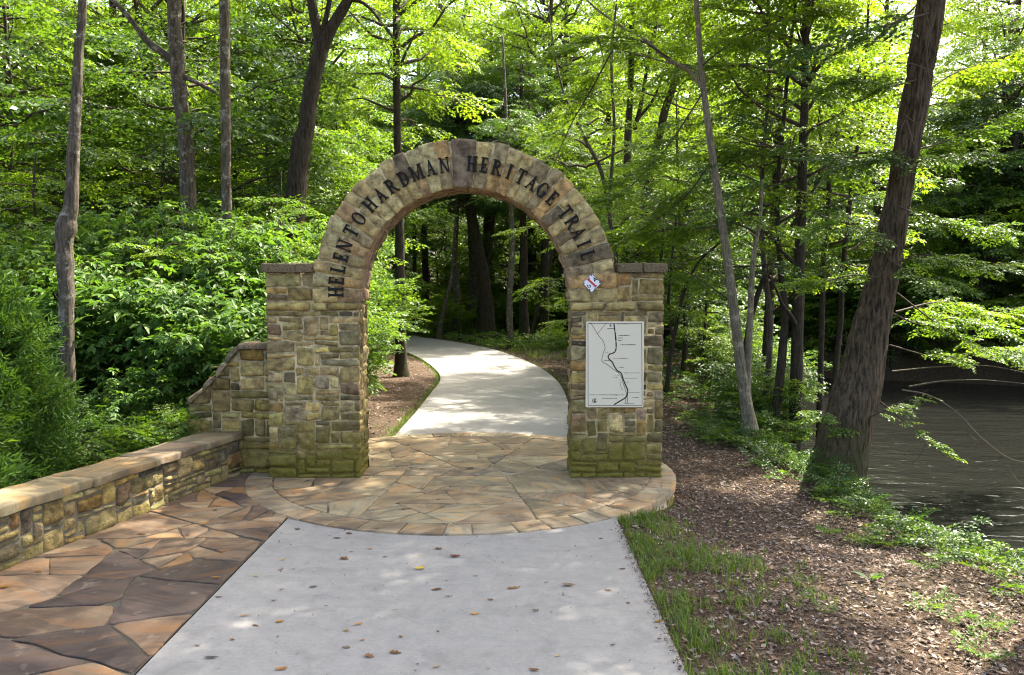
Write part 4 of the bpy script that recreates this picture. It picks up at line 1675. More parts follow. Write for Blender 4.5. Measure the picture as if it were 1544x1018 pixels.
def conifer(seed, R, H, n=1500):
    rng = np.random.default_rng(seed)
    mb = MB()
    tube(mb, [(0, 0, 0), (0.02, 0, H * .5), (0, 0.02, H * .95)], [0.06, 0.04, 0.01], 7, mat=1)
    O, A, U, S, tn = [], [], [], [], []
    for k in range(n):
        f = rng.random() ** 0.8
        z = H * (0.02 + 0.93 * f)
        w = R * (1 - f) ** 0.55 * (0.35 + 0.65 * min(1, f * 5 + 0.45))
        az = rng.uniform(0, 2 * PI)
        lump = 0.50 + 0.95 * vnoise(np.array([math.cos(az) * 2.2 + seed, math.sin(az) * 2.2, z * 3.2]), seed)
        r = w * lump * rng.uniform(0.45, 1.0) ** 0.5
        O.append([r * math.cos(az), r * math.sin(az), z])
        A.append([math.cos(az) * 0.75 + rng.normal(0, .3), math.sin(az) * 0.75 + rng.normal(0, .3), rng.uniform(0.35, 1.3)])
        U.append(rng.normal(0, 1, 3))
        S.append(0.50 * rng.uniform(0.5, 1.35))
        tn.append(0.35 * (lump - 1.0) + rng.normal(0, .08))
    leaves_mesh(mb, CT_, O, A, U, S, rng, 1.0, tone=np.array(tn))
    return mb.mesh('foliage', [M['leaf_con'], M['twig']])


# ------------------------------------------------------------------ trunks
def trunk_curve(P3, W, step=0.16):
    """smooth a measured trunk axis"""
    P3 = np.asarray(P3, float)
    L = np.linalg.norm(np.diff(P3, axis=0), axis=1).sum()
    n = max(8, int(L / step))
    Q = resample(np.column_stack([P3, W]), n)
    return Q[:, :3], np.maximum(Q[:, 3], 0.004)


def generic_trunk(seed, H, r, lean=0.03, wig=0.10, sides=10, branches=5):
    rng = np.random.default_rng(seed)
    mb = MB()
    n = 22
    t = np.linspace(0, 1, n)
    a = rng.uniform(0, 2 * PI)
    x = lean * H * t * math.cos(a) + np.cumsum(rng.normal(0, wig, n)) * 0.12 * t
    y = lean * H * t * math.sin(a) + np.cumsum(rng.normal(0, wig, n)) * 0.12 * t
    x -= x[0]; y -= y[0]
    pts = np.column_stack([x, y, -0.3 + (H + 0.3) * t])
    rad = r * (1 - 0.78 * t) * (1 + 0.55 * np.exp(-t * H / 0.35))
    tube(mb, pts, rad, sides, rough=0.10, seed=seed)
    for k in range(branches):
        f = rng.uniform(0.25, 0.9)
        i = int(f * (n - 1))
        az = rng.uniform(0, 2 * PI)
        Lb = rng.uniform(0.08, 0.16) * H
        tt = np.linspace(0, 1, 6)[:, None]
        d = np.array([math.cos(az), math.sin(az), rng.uniform(0.4, 1.0)])
        bp = pts[i] + d * Lb * tt + np.array([0, 0, 1.0]) * tt ** 2 * 0.1 * Lb + rng.normal(0, 0.03 * Lb, (6, 3)) * tt
        tube(mb, bp, rad[i] * 0.42 * (1.05 - tt[:, 0]), 6, rough=0.06, seed=seed + k)
    return mb


TRUNKS = {}
for k in range(4):
    TRUNKS['tall', k] = generic_trunk(300 + k, 15.5, 0.17 + 0.03 * k).mesh('trunk', [M['bark_dark']])
    TRUNKS['low', k] = generic_trunk(320 + k, 6.4, 0.055 + 0.012 * k, lean=0.06, wig=0.16, sides=8, branches=7).mesh('trunk', [M['bark_dark']])
    TRUNKS['grey', k] = generic_trunk(340 + k, 15.5, 0.15 + 0.03 * k).mesh('trunk', [M['bark_grey']])


def plant_tree(name, x, y, trunk, crown, s, zc, label, cat, group=None, rz=None, cs=None, sink=0.0):
    z = float(zg(np.array([x]), np.array([y]))[0]) - sink
    r = RNG.uniform(0, 6.28) if rz is None else rz
    t = thing(name, (x, y, z), label, cat, group, r)
    t.scale = (s, s, s)
    if trunk is not None:
        link('trunk', TRUNKS[trunk], t)
    link('crown', CROWNS[crown], t, (0, 0, zc), (0, 0, RNG.uniform(0, 6.28)), cs)
    return t


def gz(x, y):
    return float(zg(np.array([x]), np.array([y]))[0])


def pixel_tree(name, Y, pts, bark, label, cat='tree', limbs=(), crown=None, crown_at=None, cscale=1.0, extend=6.0, lean_y=0.0, sides=14, rough=0.10, furrow=0.0, flare=0.6, group=None, taper_to=0.4, crown_parts=(), step=0.16, burls=(), wscale=0.86):
    """a tree whose trunk follows the photograph: pts = (px, py, width px) from the ground up, standing at depth Y"""
    P, W = [], []
    for (px, py, w) in pts:
        p = dp(px, py, Y)
        P.append(p)
        W.append(w / 2 / F * (Y * cp - (p[2] - CAMH) * sp))
    P, W = np.array(P), np.array(W) * wscale
    z0 = gz(P[0, 0], Y)
    if P[0, 2] > z0 + 0.05:
        d = norm(P[0] - P[1])
        d = d / max(0.3, -d[2])
        P = np.vstack([P[0] + d * (P[0, 2] - z0) * np.array([0.6, 0.6, 1]), P])
        W = np.concatenate([[W[0] * 1.08], W])
    z0 = gz(P[0, 0], P[0, 1])
    P[0, 2] = z0 - 0.25
    if extend > 0:
        d = norm(P[-1] - P[-2])
        d = norm(d * np.array([0.6, 0.6, 1.0]))
        P = np.vstack([P, P[-1] + d * extend * 0.5, P[-1] + d * extend])
        W = np.concatenate([W, [W[-1] * (0.5 + taper_to * 0.5), W[-1] * taper_to]])
    P[:, 1] += lean_y * (P[:, 2] - z0)
    Q, r = trunk_curve(P, W, step)
    r = r * (1 + flare * np.exp(-np.maximum(Q[:, 2] - z0, 0) / 0.28))
    for (bz, amp, sg) in burls:
        r = r * (1 + amp * np.exp(-((Q[:, 2] - bz) / sg) ** 2))
    base = (P[0, 0], P[0, 1], z0)
    t = thing(name, base, label, cat, group)
    mb = MB()
    tube(mb, Q, r, sides, rough=rough, seed=int(abs(P[0, 0]) * 100) + 1, furrow=furrow)
    for lim in limbs:
        LP = np.array([dp(a, b, Y) for a, b, w in lim])
        LWd = np.array([w / 2 / F * Y for a, b, w in lim])
        LP[:, 1] += lean_y * (LP[:, 2] - z0)
        q, rr = trunk_curve(LP, LWd, 0.14)
        tube(mb, q, rr, 8, rough=0.08, seed=9)
    mb.build('trunk', [bark], t, base)
    top = Q[-1]
    if crown:
        c0 = crown_at if crown_at is not None else top - np.array([0, 0, 5.0])
        link('crown', CROWNS[crown], t, np.array(c0) - np.array(base), (0, 0, RNG.uniform(0, 6.28)), cscale)
    return t


def leafy_branch(parent, name, base_pt, pts, leafmat, spray, n, seed, r0=0.012, tm=FT, bark=None, leafsc=1.0, updev=0.18, fan=70, t0=0.15, label=None):
    """a branch of a tree reaching into view; world points"""
    rng = np.random.default_rng(seed)
    mb = MB()
    Q, r = trunk_curve(np.array(pts), np.linspace(r0, r0 * 0.25, len(pts)), 0.08)
    tube(mb, Q, r, 7, mat=1, rough=0.06)
    O, A, U, S = [], [], [], []
    m = len(Q)
    for k in range(n):
        f = rng.uniform(t0, 1.0)
        i = min(int(f * (m - 1)), m - 2)
        bd = Q[i + 1] - Q[i]
        hd = math.atan2(bd[1], bd[0]) + math.radians(rng.uniform(-fan, fan))
        O.append(Q[i])
        A.append([math.cos(hd), math.sin(hd), rng.normal(-0.08, 0.18)])
        U.append(np.array([0, 0, 1.0]) + rng.normal(0, updev, 3))
        S.append(spray * rng.uniform(0.6, 1.2))
    if n:
        leaves_mesh(mb, tm, O, A, U, S, rng, leafsc)
    else:
        pass
    o = mb.build(name, [leafmat, bark or M['twig']], parent, base_pt)
    if label:
        o['label'] = label
    return o


def base_of(t):
    return np.array(t.location)
# ================================================================== the trees one can tell apart
GB = dict(group=None)
t_lich = pixel_tree('tree', 11.6, [(101, 520, 25), (100, 430, 26), (97, 370, 27), (100, 335, 29), (107, 310, 23), (110, 240, 21), (115, 160, 19), (119, 70, 16), (124, 0, 14)], M['bark_grey'],
                    'lichen-spotted slim tree with a knobbly burl, rising beside the feathery conifer', crown='tall_a', cscale=0.85, extend=7, furrow=0.012, sides=28, step=0.05,
                    burls=((dp(100, 345, 11.6)[2], 0.22, 0.13), (dp(104, 395, 11.6)[2], 0.10, 0.1)))
pixel_tree('tree', 17.2, [(284, 300, 27), (280, 215, 25), (272, 150, 25), (268, 100, 25), (263, 30, 24), (262, 0, 23)], M['bark_grey'],
           'grey tree with a dark side limb bent toward the lichen-spotted slim tree', crown='tall_c', extend=8, furrow=0.014, sides=20,
           limbs=[[(267, 95, 12), (245, 80, 11), (222, 62, 10), (205, 40, 8), (185, 15, 7), (160, -10, 6)], [(270, 112, 8), (292, 122, 7), (315, 134, 6), (345, 150, 4)]])
pixel_tree('tree', 16.2, [(342, 340, 18), (341, 240, 17), (340, 150, 17), (339, 60, 17), (338, 0, 17)], M['bark_grey'],
           'straight pale grey trunk rising out of the hand-leaved shrubs', crown='tall_b', extend=8, furrow=0.010, sides=18)
pixel_tree('tree', 19.0, [(450, 260, 36), (462, 190, 31), (470, 130, 28), (481, 85, 27), (486, 62, 26)], M['bark_dark'],
           'dark tree forking into a wide Y above the arch\'s left shoulder', crown='tall_b', crown_at=dp(490, -150, 19), extend=0, furrow=0.016, sides=20,
           limbs=[[(484, 75, 17), (478, 45, 15), (471, 10, 14), (466, -40, 12), (460, -130, 9)], [(486, 70, 22), (500, 42, 18), (514, 18, 16), (528, -8, 15), (545, -60, 11), (560, -150, 7)],
                  [(484, 58, 10), (492, 25, 8), (497, -5, 7), (500, -80, 5)], [(527, 0, 6), (545, 3, 5), (560, 15, 4), (572, 30, 3)]])
pixel_tree('tree', 22.5, [(604, 470, 19), (603, 380, 17), (601, 260, 14), (599, 200, 13), (598, 100, 12.5), (597, 0, 11)], M['bark_dark'],
           'straight dark tree standing just behind the arch, its trunk seen above and through the opening', crown='tall_b', crown_at=np.array([-3.2, 23, 7.0]), cscale=0.95, extend=8)
pixel_tree('tree', 45, [(716, 470, 17), (712, 360, 15), (706, 255, 14), (700, 200, 13), (696, 170, 14), (690, 130, 13), (684, 95, 12), (676, 70, 12), (668, 30, 10), (664, 0, 9)], M['bark_mid'],
           'crooked dark tree rising behind the arch keystone', crown='tall_b', crown_at=np.array([-2.6, 45, 8.0]), cscale=1.2, extend=6, limbs=[[(690, 130, 9), (692, 90, 8), (690, 60, 8), (703, 10, 6), (706, -30, 5)]])
pixel_tree('tree', 25, [(942, 420, 15), (945, 300, 15), (947, 200, 13), (950, 150, 11), (952, 80, 10), (953, 0, 9)], M['bark_dark'],
           'black upright trunk with thin spreading forks, above the arch\'s map-side shoulder', crown='tall_b', crown_at=np.array([4.6, 26, 8.5]), cscale=.8, extend=6, limbs=[[(957, 195, 7), (968, 150, 6), (976, 100, 5.5), (988, 40, 5), (998, -10, 4)], [(962, 180, 4), (985, 150, 4), (1000, 110, 3)]])
pixel_tree('tree', 23, [(962, 400, 17), (975, 300, 16), (985, 240, 14), (996, 200, 13), (1003, 165, 14), (1015, 130, 12), (1024, 95, 11), (1035, 50, 8), (1044, 10, 6)], M['bark_dark'],
           'leaning black trunk bent like a knee, beside the pale slanting stem', crown='low_b', crown_at=dp(1010, 170, 23), extend=3)
t_pale = pixel_tree('tree', 14.4, [(1131, 648, 24), (1124, 600, 20), (1116, 545, 18.5), (1107, 470, 17), (1098, 400, 15.5), (1088, 330, 14), (1075, 240, 12.5), (1064, 160, 11.5), (1057, 100, 10), (1052, 30, 9), (1050, 0, 8.5)], M['bark_pale'],
                    'pale smooth slanting tree on the river bank, with a thinner twin stem', crown='tall_b', crown_at=np.array([3.7, 15.4, 7.8]), cscale=1.12, extend=5, sides=18, rough=0.06, step=0.08,
                    limbs=[[(1060, 135, 6.5), (1040, 108, 6), (1005, 88, 5), (975, 62, 4.4), (940, 42, 4), (905, 18, 3.2), (880, -4, 2.4)], [(1057, 122, 3), (1045, 103, 2.8), (1020, 98, 2.4), (960, 82, 2.4), (920, 70, 2), (880, 55, 1.6)],
                           [(1130, 625, 13), (1127, 585, 11), (1129, 520, 10), (1132, 460, 9.5), (1134, 410, 8.5), (1138, 375, 7), (1146, 330, 5.5), (1150, 270, 3.5)],
                           [(1104, 455, 3), (1090, 420, 2.5), (1080, 402, 2)]])
t_oak = pixel_tree('tree', 11.9, [(1260, 715, 94), (1269, 680, 86), (1282, 620, 78), (1297, 570, 70), (1312, 500, 60), (1328, 430, 51), (1341, 370, 45), (1354, 300, 42), (1366, 230, 41), (1380, 150, 41), (1392, 80, 42), (1404, 0, 43)], M['bark_oak'],
                   'thick leaning tree with deeply furrowed mossy bark at the river edge', crown='tall_c', crown_at=np.array([5.9, 12.6, 7.2]) , extend=6, sides=80, furrow=0.03, rough=0.05, flare=0.22, step=0.05, taper_to=0.6, wscale=0.90)
for (y, pts, lab, bark, cr, csc, lims) in [
    (15.5, [(1166, 650, 17), (1174, 590, 16), (1180, 530, 15), (1184, 470, 13), (1178, 420, 11), (1174, 360, 9), (1172, 290, 8), (1180, 200, 7), (1190, 90, 6), (1200, 0, 5)], 'black-stemmed sapling close beside the slanting pale tree\'s far side', M['bark_dark'], 'sap_b', 1.1, []),
    (16.2, [(1148, 645, 12), (1155, 590, 11), (1160, 540, 11), (1160, 470, 11), (1152, 400, 9), (1148, 330, 8), (1150, 250, 7), (1158, 150, 6), (1160, 60, 5), (1158, 0, 5)], 'thin mottled trunk directly behind the pale twin stems', M['bark_mid'], 'sap_a', 1.0, [[(1150, 330, 5), (1165, 290, 4), (1185, 250, 3), (1200, 200, 2.5)]]),
    (17.0, [(1236, 620, 11), (1238, 540, 10), (1240, 470, 9), (1242, 390, 9), (1248, 320, 8), (1252, 250, 8), (1265, 190, 7), (1285, 130, 6), (1308, 80, 5), (1335, 45, 4), (1375, 15, 3)], 'dark curving stem that bends overhead toward the thick leaning tree', M['bark_dark'], 'sap_b', 1.1, [[(1250, 250, 5), (1236, 200, 4), (1235, 150, 3.5), (1222, 90, 3)], [(1252, 260, 4), (1280, 235, 4), (1320, 230, 3.5), (1355, 233, 3)]]),
    (17.5, [(1254, 615, 10), (1262, 540, 10), (1268, 480, 9), (1270, 420, 9), (1278, 340, 8), (1288, 250, 8), (1297, 190, 7), (1304, 120, 5), (1310, 0, 4)], 'slim dark trunk leaning gently right, between curving stem and thick tree', M['bark_dark'], 'sap_a', 1.2, []),
    (18.5, [(1112, 600, 12), (1122, 540, 11), (1135, 470, 10), (1160, 400, 9), (1195, 340, 8), (1225, 290, 6), (1255, 200, 5)], 'shadowy trunk slanting far to the right behind the pale stems', M['bark_dark'], 'sap_b', 1.2, []),
    (19.0, [(1010, 545, 8), (1020, 490, 7), (1035, 430, 6), (1058, 390, 5), (1090, 360, 4)], 'thin bent sapling nearest the gate\'s riverside edge', M['bark_dark'], 'sap_b', 0.8, [[(1016, 520, 5), (1008, 460, 4), (1012, 400, 4), (1020, 330, 3)]]),
    (22.0, [(1030, 560, 9), (1034, 500, 8), (1030, 440, 7), (1026, 350, 6), (1022, 260, 5)], 'dark sapling with straight stem behind the thin bent sapling', M['bark_dark'], 'sap_a', 1.0, []),
    (19.5, [(930, 400, 8), (922, 350, 8), (915, 300, 7), (905, 255, 7), (885, 215, 6), (868, 180, 5), (850, 140, 4), (838, 90, 3)], 'slender brown stem leaning toward the arch crown, by the bright maple leaves', M['bark_mid'], 'sap_a', 1.2, [[(918, 320, 6), (922, 260, 5), (926, 190, 4.5), (922, 90, 4), (930, 0, 3)]]),
]:
    p0 = dp(pts[len(pts) // 2][0], 330, y)
    pixel_tree('sapling', y, pts, bark, lab, 'sapling', lims, cr, np.array([p0[0], y, 2.4]), csc, extend=2.0, sides=9, flare=0.35, step=0.12)

# leaning trunks over the far side of the river
for (y, pts, lab) in [
    (32.2, [(1372, 575, 34), (1385, 520, 30), (1405, 470, 27), (1432, 430, 24), (1455, 395, 22), (1500, 330, 18), (1545, 270, 16)], 'twisted dark tree leaning out over the far river bank, forked low'),
    (31.2, [(1440, 560, 24), (1470, 500, 22), (1500, 430, 22), (1530, 380, 20), (1560, 330, 18)], 'dark tree leaning hard downstream behind the twisted one'),
    (31.0, [(1470, 560, 16), (1490, 420, 14), (1510, 330, 13), (1545, 260, 13), (1600, 180, 11)], 'slimmer dark trunk slanting out of frame above the water')]:
    pixel_tree('leaning_tree', y, pts, M['bark_dark'], lab, 'tree', [[(pts[2][0], pts[2][1], 15), (pts[2][0] + 12, pts[2][1] - 60, 12), (pts[2][0] + 20, pts[2][1] - 110, 9), (pts[2][0] + 25, pts[2][1] - 180, 6)]],
               'low_c', dp(pts[-2][0], pts[-2][1] + 40, y), 1.2, extend=2, sides=12)

# trunks in the dark wood seen through the arch
for (y, pts, lab) in [
    (40, [(735, 500, 30), (733, 455, 24), (728, 410, 21), (720, 370, 20), (712, 330, 18), (706, 280, 16)], 'stoutest black trunk seen through the arch, leaning slightly'),
    (33, [(770, 517, 11), (768, 470, 11), (770, 420, 10), (772, 370, 10), (771, 320, 9), (768, 280, 8)], 'pale-barked straight trunk seen through the arch, by the ferny verge'),
    (38, [(791, 502, 19), (789, 450, 14), (790, 400, 13), (789, 350, 13), (788, 300, 12)], 'second straight dark trunk from the opening\'s riverside edge'),
    (41, [(688, 495, 17), (690, 455, 12), (688, 420, 10), (687, 380, 8), (690, 300, 7)], 'grey tapering trunk seen through the arch, near where the path bends'),
    (39, [(664, 492, 8), (672, 455, 7), (680, 420, 6), (684, 380, 5)], 'thin inclined stem seen through the arch, beside the grey tapering trunk'),
    (36, [(802, 500, 6), (815, 450, 5), (828, 400, 5), (836, 360, 4)], 'thin stem slanting riverward seen through the arch'),
    (44, [(626, 490, 8), (624, 440, 8), (625, 390, 7), (624, 320, 6)], 'slim upright black stem seen through the arch, at the shrubby side'),
    (42, [(720, 495, 13), (726, 450, 9), (731, 420, 8), (740, 370, 7)], 'short inclined trunk leaning into the stoutest black trunk'),
]:
    pixel_tree('tree', y, pts, M['bark_grey'] if 'pale' in lab or 'grey' in lab else M['bark_dark'], lab, 'tree', (), 'tall_c' if y > 36 else 'low_c', np.array([dp(pts[-1][0], 0, y)[0], y, 6.0]), 0.8, extend=6, sides=10)

# fallen logs on the woodland floor beyond the path
for (a, b, Y_, r, lab) in [((690, 497), (800, 503), 37.5, 0.16, 'dark fallen log lying beneath the trunks beyond the path'), ((792, 498), (862, 506), 36.0, 0.13, 'second dark fallen log, nearer the gate\'s map side')]:
    pa, pb = dp(*a, Y_), dp(*b, Y_)
    pa[2] = gz(pa[0], Y_) + r; pb[2] = gz(pb[0], Y_) + r
    mb = MB()
    tt = np.linspace(0, 1, 16)[:, None]
    tube(mb, pa + (pb - pa) * tt + np.random.default_rng(3).normal(0, 0.03, (16, 3)), r * (1 - 0.35 * tt[:, 0]), 10, rough=0.15, seed=5)
    o = mb.build('fallen_log', [M['bark_dark']], None, (0, 0, 0))
    tag(o, lab, 'log', None, 'thing')

# branches of the measured trees that show their leaves
b0 = base_of(t_pale)
for k, (pts, spray, n, lf) in enumerate([
    ([(1060, 140), (1000, 230), (940, 290), (880, 330)], 0.62, 60, 'leaf_sun'),
    ([(1075, 240), (1030, 300), (960, 350), (905, 370)], 0.6, 60, 'leaf_sun'),
    ([(1086, 320), (1130, 330), (1180, 350), (1220, 340)], 0.5, 34, 'leaf_mid'),
    ([(1090, 340), (1050, 345), (1010, 350), (970, 345)], 0.5, 40, 'leaf_sun'),
    ([(1057, 100), (1110, 60), (1180, 30), (1260, 10)], 0.6, 40, 'leaf_sun'),
    ([(940, 42), (900, 120), (860, 190), (830, 260)], 0.6, 46, 'leaf_sun'),
    ([(1010, 88), (960, 60), (900, 60), (840, 90)], 0.6, 44, 'leaf_sun'),
    ([(1104, 455), (1060, 425), (1020, 400), (1000, 392)], 0.4, 22, 'leaf_mid')]):
    Y_ = 14.4
    W3 = []
    for i, (a, b) in enumerate(pts):
        p = dp(a, b, Y_ + (0.0, 0.5, 1.0, 1.6)[i] * (1 if k % 2 else -1) * 0.7)
        W3.append(p)
    leafy_branch(t_pale, 'branch', b0, W3, M[lf], spray, n, 500 + k, 0.018)
b0 = base_of(t_oak)
link('crown', CROWNS['tall_a'], t_oak, np.array([4.3, 11.0, 8.2]) - b0, (0, 0, 1.0), 0.95)  # extra crown added above the view to shade the near concrete
for k, (pts, dy, spray, n, lf, tm_) in enumerate([
    ([(1330, 420), (1290, 415), (1240, 425), (1200, 432)], -1.0, 0.36, 26, 'leaf_sun', FT2),
    ([(1345, 395), (1380, 415), (1400, 425), (1425, 440)], -1.2, 0.34, 20, 'leaf_mid', FT2),
    ([(1340, 470), (1390, 490), (1440, 480), (1500, 500)], 0.6, 0.5, 34, 'leaf_mid', FT),
    ([(1366, 230), (1420, 215), (1480, 190), (1560, 150)], 0.8, 0.6, 50, 'leaf_mid', FT),
    ([(1380, 150), (1440, 110), (1500, 90), (1580, 60)], 1.2, 0.6, 50, 'leaf_sun', FT),
    ([(1372, 225), (1340, 240), (1290, 245), (1250, 235)], -0.6, 0.5, 34, 'leaf_dark', FT),
    ([(1366, 250), (1400, 240), (1440, 235), (1470, 230)], -1.4, 0.42, 26, 'leaf_dark', FT),
    ([(1400, 20), (1330, 40), (1250, 70), (1180, 90)], -1.5, 0.55, 24, 'leaf_dark', FT2),
    ([(1290, 640), (1340, 615), (1370, 600), (1400, 588)], -1.0, 0.26, 16, 'leaf_mid', FT2),
    ([(1280, 660), (1260, 635), (1245, 622), (1225, 618)], -1.0, 0.3, 16, 'leaf_mid', FT2),
    ([(1345, 360), (1310, 350), (1270, 335), (1225, 345)], -0.8, 0.42, 26, 'leaf_mid', FT),
    ([(1352, 310), (1400, 330), (1450, 345), (1510, 340)], -0.9, 0.46, 34, 'leaf_mid', FT),
    ([(1335, 400), (1400, 385), (1460, 400), (1540, 395)], -0.5, 0.5, 36, 'leaf_mid', FT),
    ([(1385, 120), (1340, 130), (1290, 120), (1230, 140)], -0.8, 0.5, 36, 'leaf_mid', FT),
    ([(1350, 470), (1420, 455), (1480, 470), (1560, 460)], 3.0, 0.6, 44, 'leaf_mid', FT),
    ([(1320, 600), (1370, 640), (1400, 665), (1425, 690)], -0.6, 0.26, 14, 'leaf_mid', FT2),
    ([(1350, 440), (1430, 500), (1490, 525), (1570, 520)], 1.2, 0.5, 40, 'leaf_mid', FT),
    ([(1340, 520), (1420, 540), (1480, 530), (1560, 545)], 2.0, 0.5, 36, 'leaf_mid', FT)]):
    W3 = [dp(a, b, 11.9 + dy * f) for (a, b), f in zip(pts, (0.15, 0.5, 0.8, 1.0))]
    leafy_branch(t_oak, 'branch', b0, W3, M[lf], spray, n, 540 + k, 0.014, tm_)
# bare dead twigs hanging over the water
for k, (pts, Y_, r0) in enumerate([
    ([(1360, 588), (1400, 596), (1440, 620), (1480, 660), (1520, 690), (1560, 700)], 10.6, 0.011),
    ([(1456, 630), (1462, 655), (1475, 668), (1462, 690), (1430, 700)], 10.6, 0.006),
    ([(1515, 688), (1525, 712), (1544, 735)], 10.5, 0.006),
    ([(1345, 560), (1420, 553), (1490, 552), (1560, 565)], 13.5, 0.016),
    ([(1370, 583), (1420, 575), (1480, 573), (1560, 580)], 13.0, 0.018),
    ([(1445, 618), (1420, 632), (1400, 645), (1392, 680), (1375, 700)], 11.2, 0.007)]):
    W3 = [dp(a, b, Y_ + 0.12 * i) for i, (a, b) in enumerate(pts)]
    leafy_branch(t_oak, 'bare_branch', b0, W3, M['deadtwig'], 0.3, 0, 600 + k, r0, bark=M['deadtwig'])

# ivy-like vines and stubs on the thick trunk
mb = MB()
rv = np.random.default_rng(4)
for pts in ([(1392, 8), (1402, 45), (1397, 85), (1400, 110), (1405, 145)], [(1362, 172), (1375, 182), (1395, 192)], [(1358, 195), (1366, 180), (1372, 200), (1378, 220)], [(1350, 95), (1374, 96), (1396, 104)]):
    W3 = [dp(a, b, 11.9 - 0.27 - 0.01 * i) for i, (a, b) in enumerate(pts)]
    Q, r = trunk_curve(np.array(W3), np.full(len(W3), 0.009), 0.06)
    tube(mb, Q, r, 6)
o = mb.build('vine', [M['deadtwig']], t_oak, b0)

# ================================================================== woods
def path_d(x, y):
    return np.sqrt(((FC - np.array([x, y])) ** 2).sum(1)).min()


placed = []


def free(x, y, r):
    if path_d(x, y) < 3.0 or (abs(x + 0.65) < 3.2 and y < 20):
        return False
    if x > bank_x(y) - 0.4 and y < far_y(x) + 0.5 and x > 3.5:
        return False
    for (a, b) in placed:
        if (a - x) ** 2 + (b - y) ** 2 < r * r:
            return False
    return True


rw = np.random.default_rng(99)


def woods(n, region, kinds, name, label, cat, group, r, tr, zc, smin=0.8, smax=1.2, maxtry=5000):
    c = 0
    for _ in range(maxtry):
        if c >= n:
            break
        x, y = rw.uniform(*region[0]), rw.uniform(*region[1])
        if abs(x) > 0.72 * y + 5 or not free(x, y, r) or (abs(x) < 6.5 and y > 49 and tr == 'tall'):
            continue
        placed.append((x, y))
        k = kinds[rw.integers(len(kinds))]
        plant_tree(name, x, y, (tr, int(rw.integers(4))), k, rw.uniform(smin, smax), zc, label, cat, group)
        c += 1
    return c


L1 = 'leafy tall tree in the sunny wood beyond the shrubs, trunk half hidden'
L2 = 'slim understorey tree with layered green sprays in the sunny wood beyond the shrubs'
L3 = 'tall tree in the deep wood where the path disappears'
L4 = 'small layered tree in the deep wood where the path disappears'
L5 = 'tall shady tree in the wood beyond the river'
L6 = 'low leafy tree on the far bank of the river'
woods(22, ((-40, -4), (26, 60)), ['tall_a', 'tall_b', 'tall_a', 'tall_c'], 'tree', L1, 'tree', 'tall trees in the wood left of the path', 3.0, 'tall', 5.5)
woods(52, ((-34, -6.5), (20.5, 46)), ['low_a', 'low_a', 'low_b', 'low_c'], 'understorey_tree', L2, 'small tree', 'understorey trees left of the path', 2.0, 'low', 1.0, 0.8, 1.75)
woods(26, ((-16, 16), (50, 80)), ['tall_b', 'tall_b', 'tall_a'], 'tree', L3, 'tree', 'tall trees beyond the path bend', 3.0, 'tall', 5.5)
woods(13, ((-12, 9), (44, 70)), ['low_c', 'low_a', 'low_b'], 'understorey_tree', L4, 'small tree', 'understorey trees beyond the path bend', 2.4, 'low', 1.2, 1.0, 2.1)
woods(28, ((5, 55), (46, 84)), ['tall_b', 'tall_b', 'tall_a'], 'tree', L5, 'tree', 'tall trees beyond the river', 3.0, 'tall', 5.0)
woods(30, ((4, 42), (31.5, 52)), ['low_c', 'low_a', 'low_b', 'low_a'], 'understorey_tree', L6, 'small tree', 'low trees on the far river bank', 2.2, 'low', 0.8, 0.9, 1.9)
for (x, y, k, s) in [(3.9, 24, 'low_b', 0.9), (3.6, 20.5, 'low_b', 0.8), (4.9, 26, 'low_c', 1.1), (5.6, 30, 'low_a', 1.1), (5.4, 22.5, 'low_c', 0.9)]:
    plant_tree('understorey_tree', x, y, ('low', int(rw.integers(4))), k, s, 1.6, 'young tree with bright fanned leaves between the gate and the river', 'small tree', 'young trees between path and river')
# far woods closing the view
rd = np.random.default_rng(41)
mb = MB()
O, A, U, S = [], [], [], []
for _ in range(6000):
    a = rd.uniform(-0.85, 0.85)
    Y_ = rd.uniform(80, 125)
    x = Y_ * math.tan(a)
    ht = 33 + 15 * float(vnoise(np.array([x * 0.09, Y_ * 0.05, 0.0]), 8)) 
    z = ht * rd.random() ** 0.8
    O.append([x, Y_, gz(x, Y_) + z])
    h = rd.uniform(0, 6.28)
    A.append([math.cos(h), math.sin(h), rd.normal(0, .25)])
    U.append([rd.normal(0, .3), rd.normal(0, .3), 1])
    S.append(rd.uniform(2.2, 4.2))
leaves_mesh(mb, FT, O, A, U, S, rd, 1.0, stems=False)
tag(mb.build('distant_woods', [M['leaf_sun']]), 'far mass of sunlit green woods closing the view', 'woods', None, 'stuff')
for (x, y, s, k) in [(-8.5, 33, 1.0, 'tall_b'), (-1.6, 47, 1.25, 'tall_b'), (1.4, 50, 1.3, 'tall_b'), (5.2, 45, 1.2, 'tall_b'), (8.8, 41, 1.1, 'tall_a'), (-5.2, 49, 1.3, 'tall_a'), (1.6, 41, 1.3, 'tall_b'), (2.8, 44, 1.35, 'tall_b')]:
    plant_tree('tree', x, y, ('tall', int(rw.integers(4))), k, s, 6.8, 'sunlit tall tree whose crown shows directly above the arch', 'tree', 'tall trees showing above the arch')
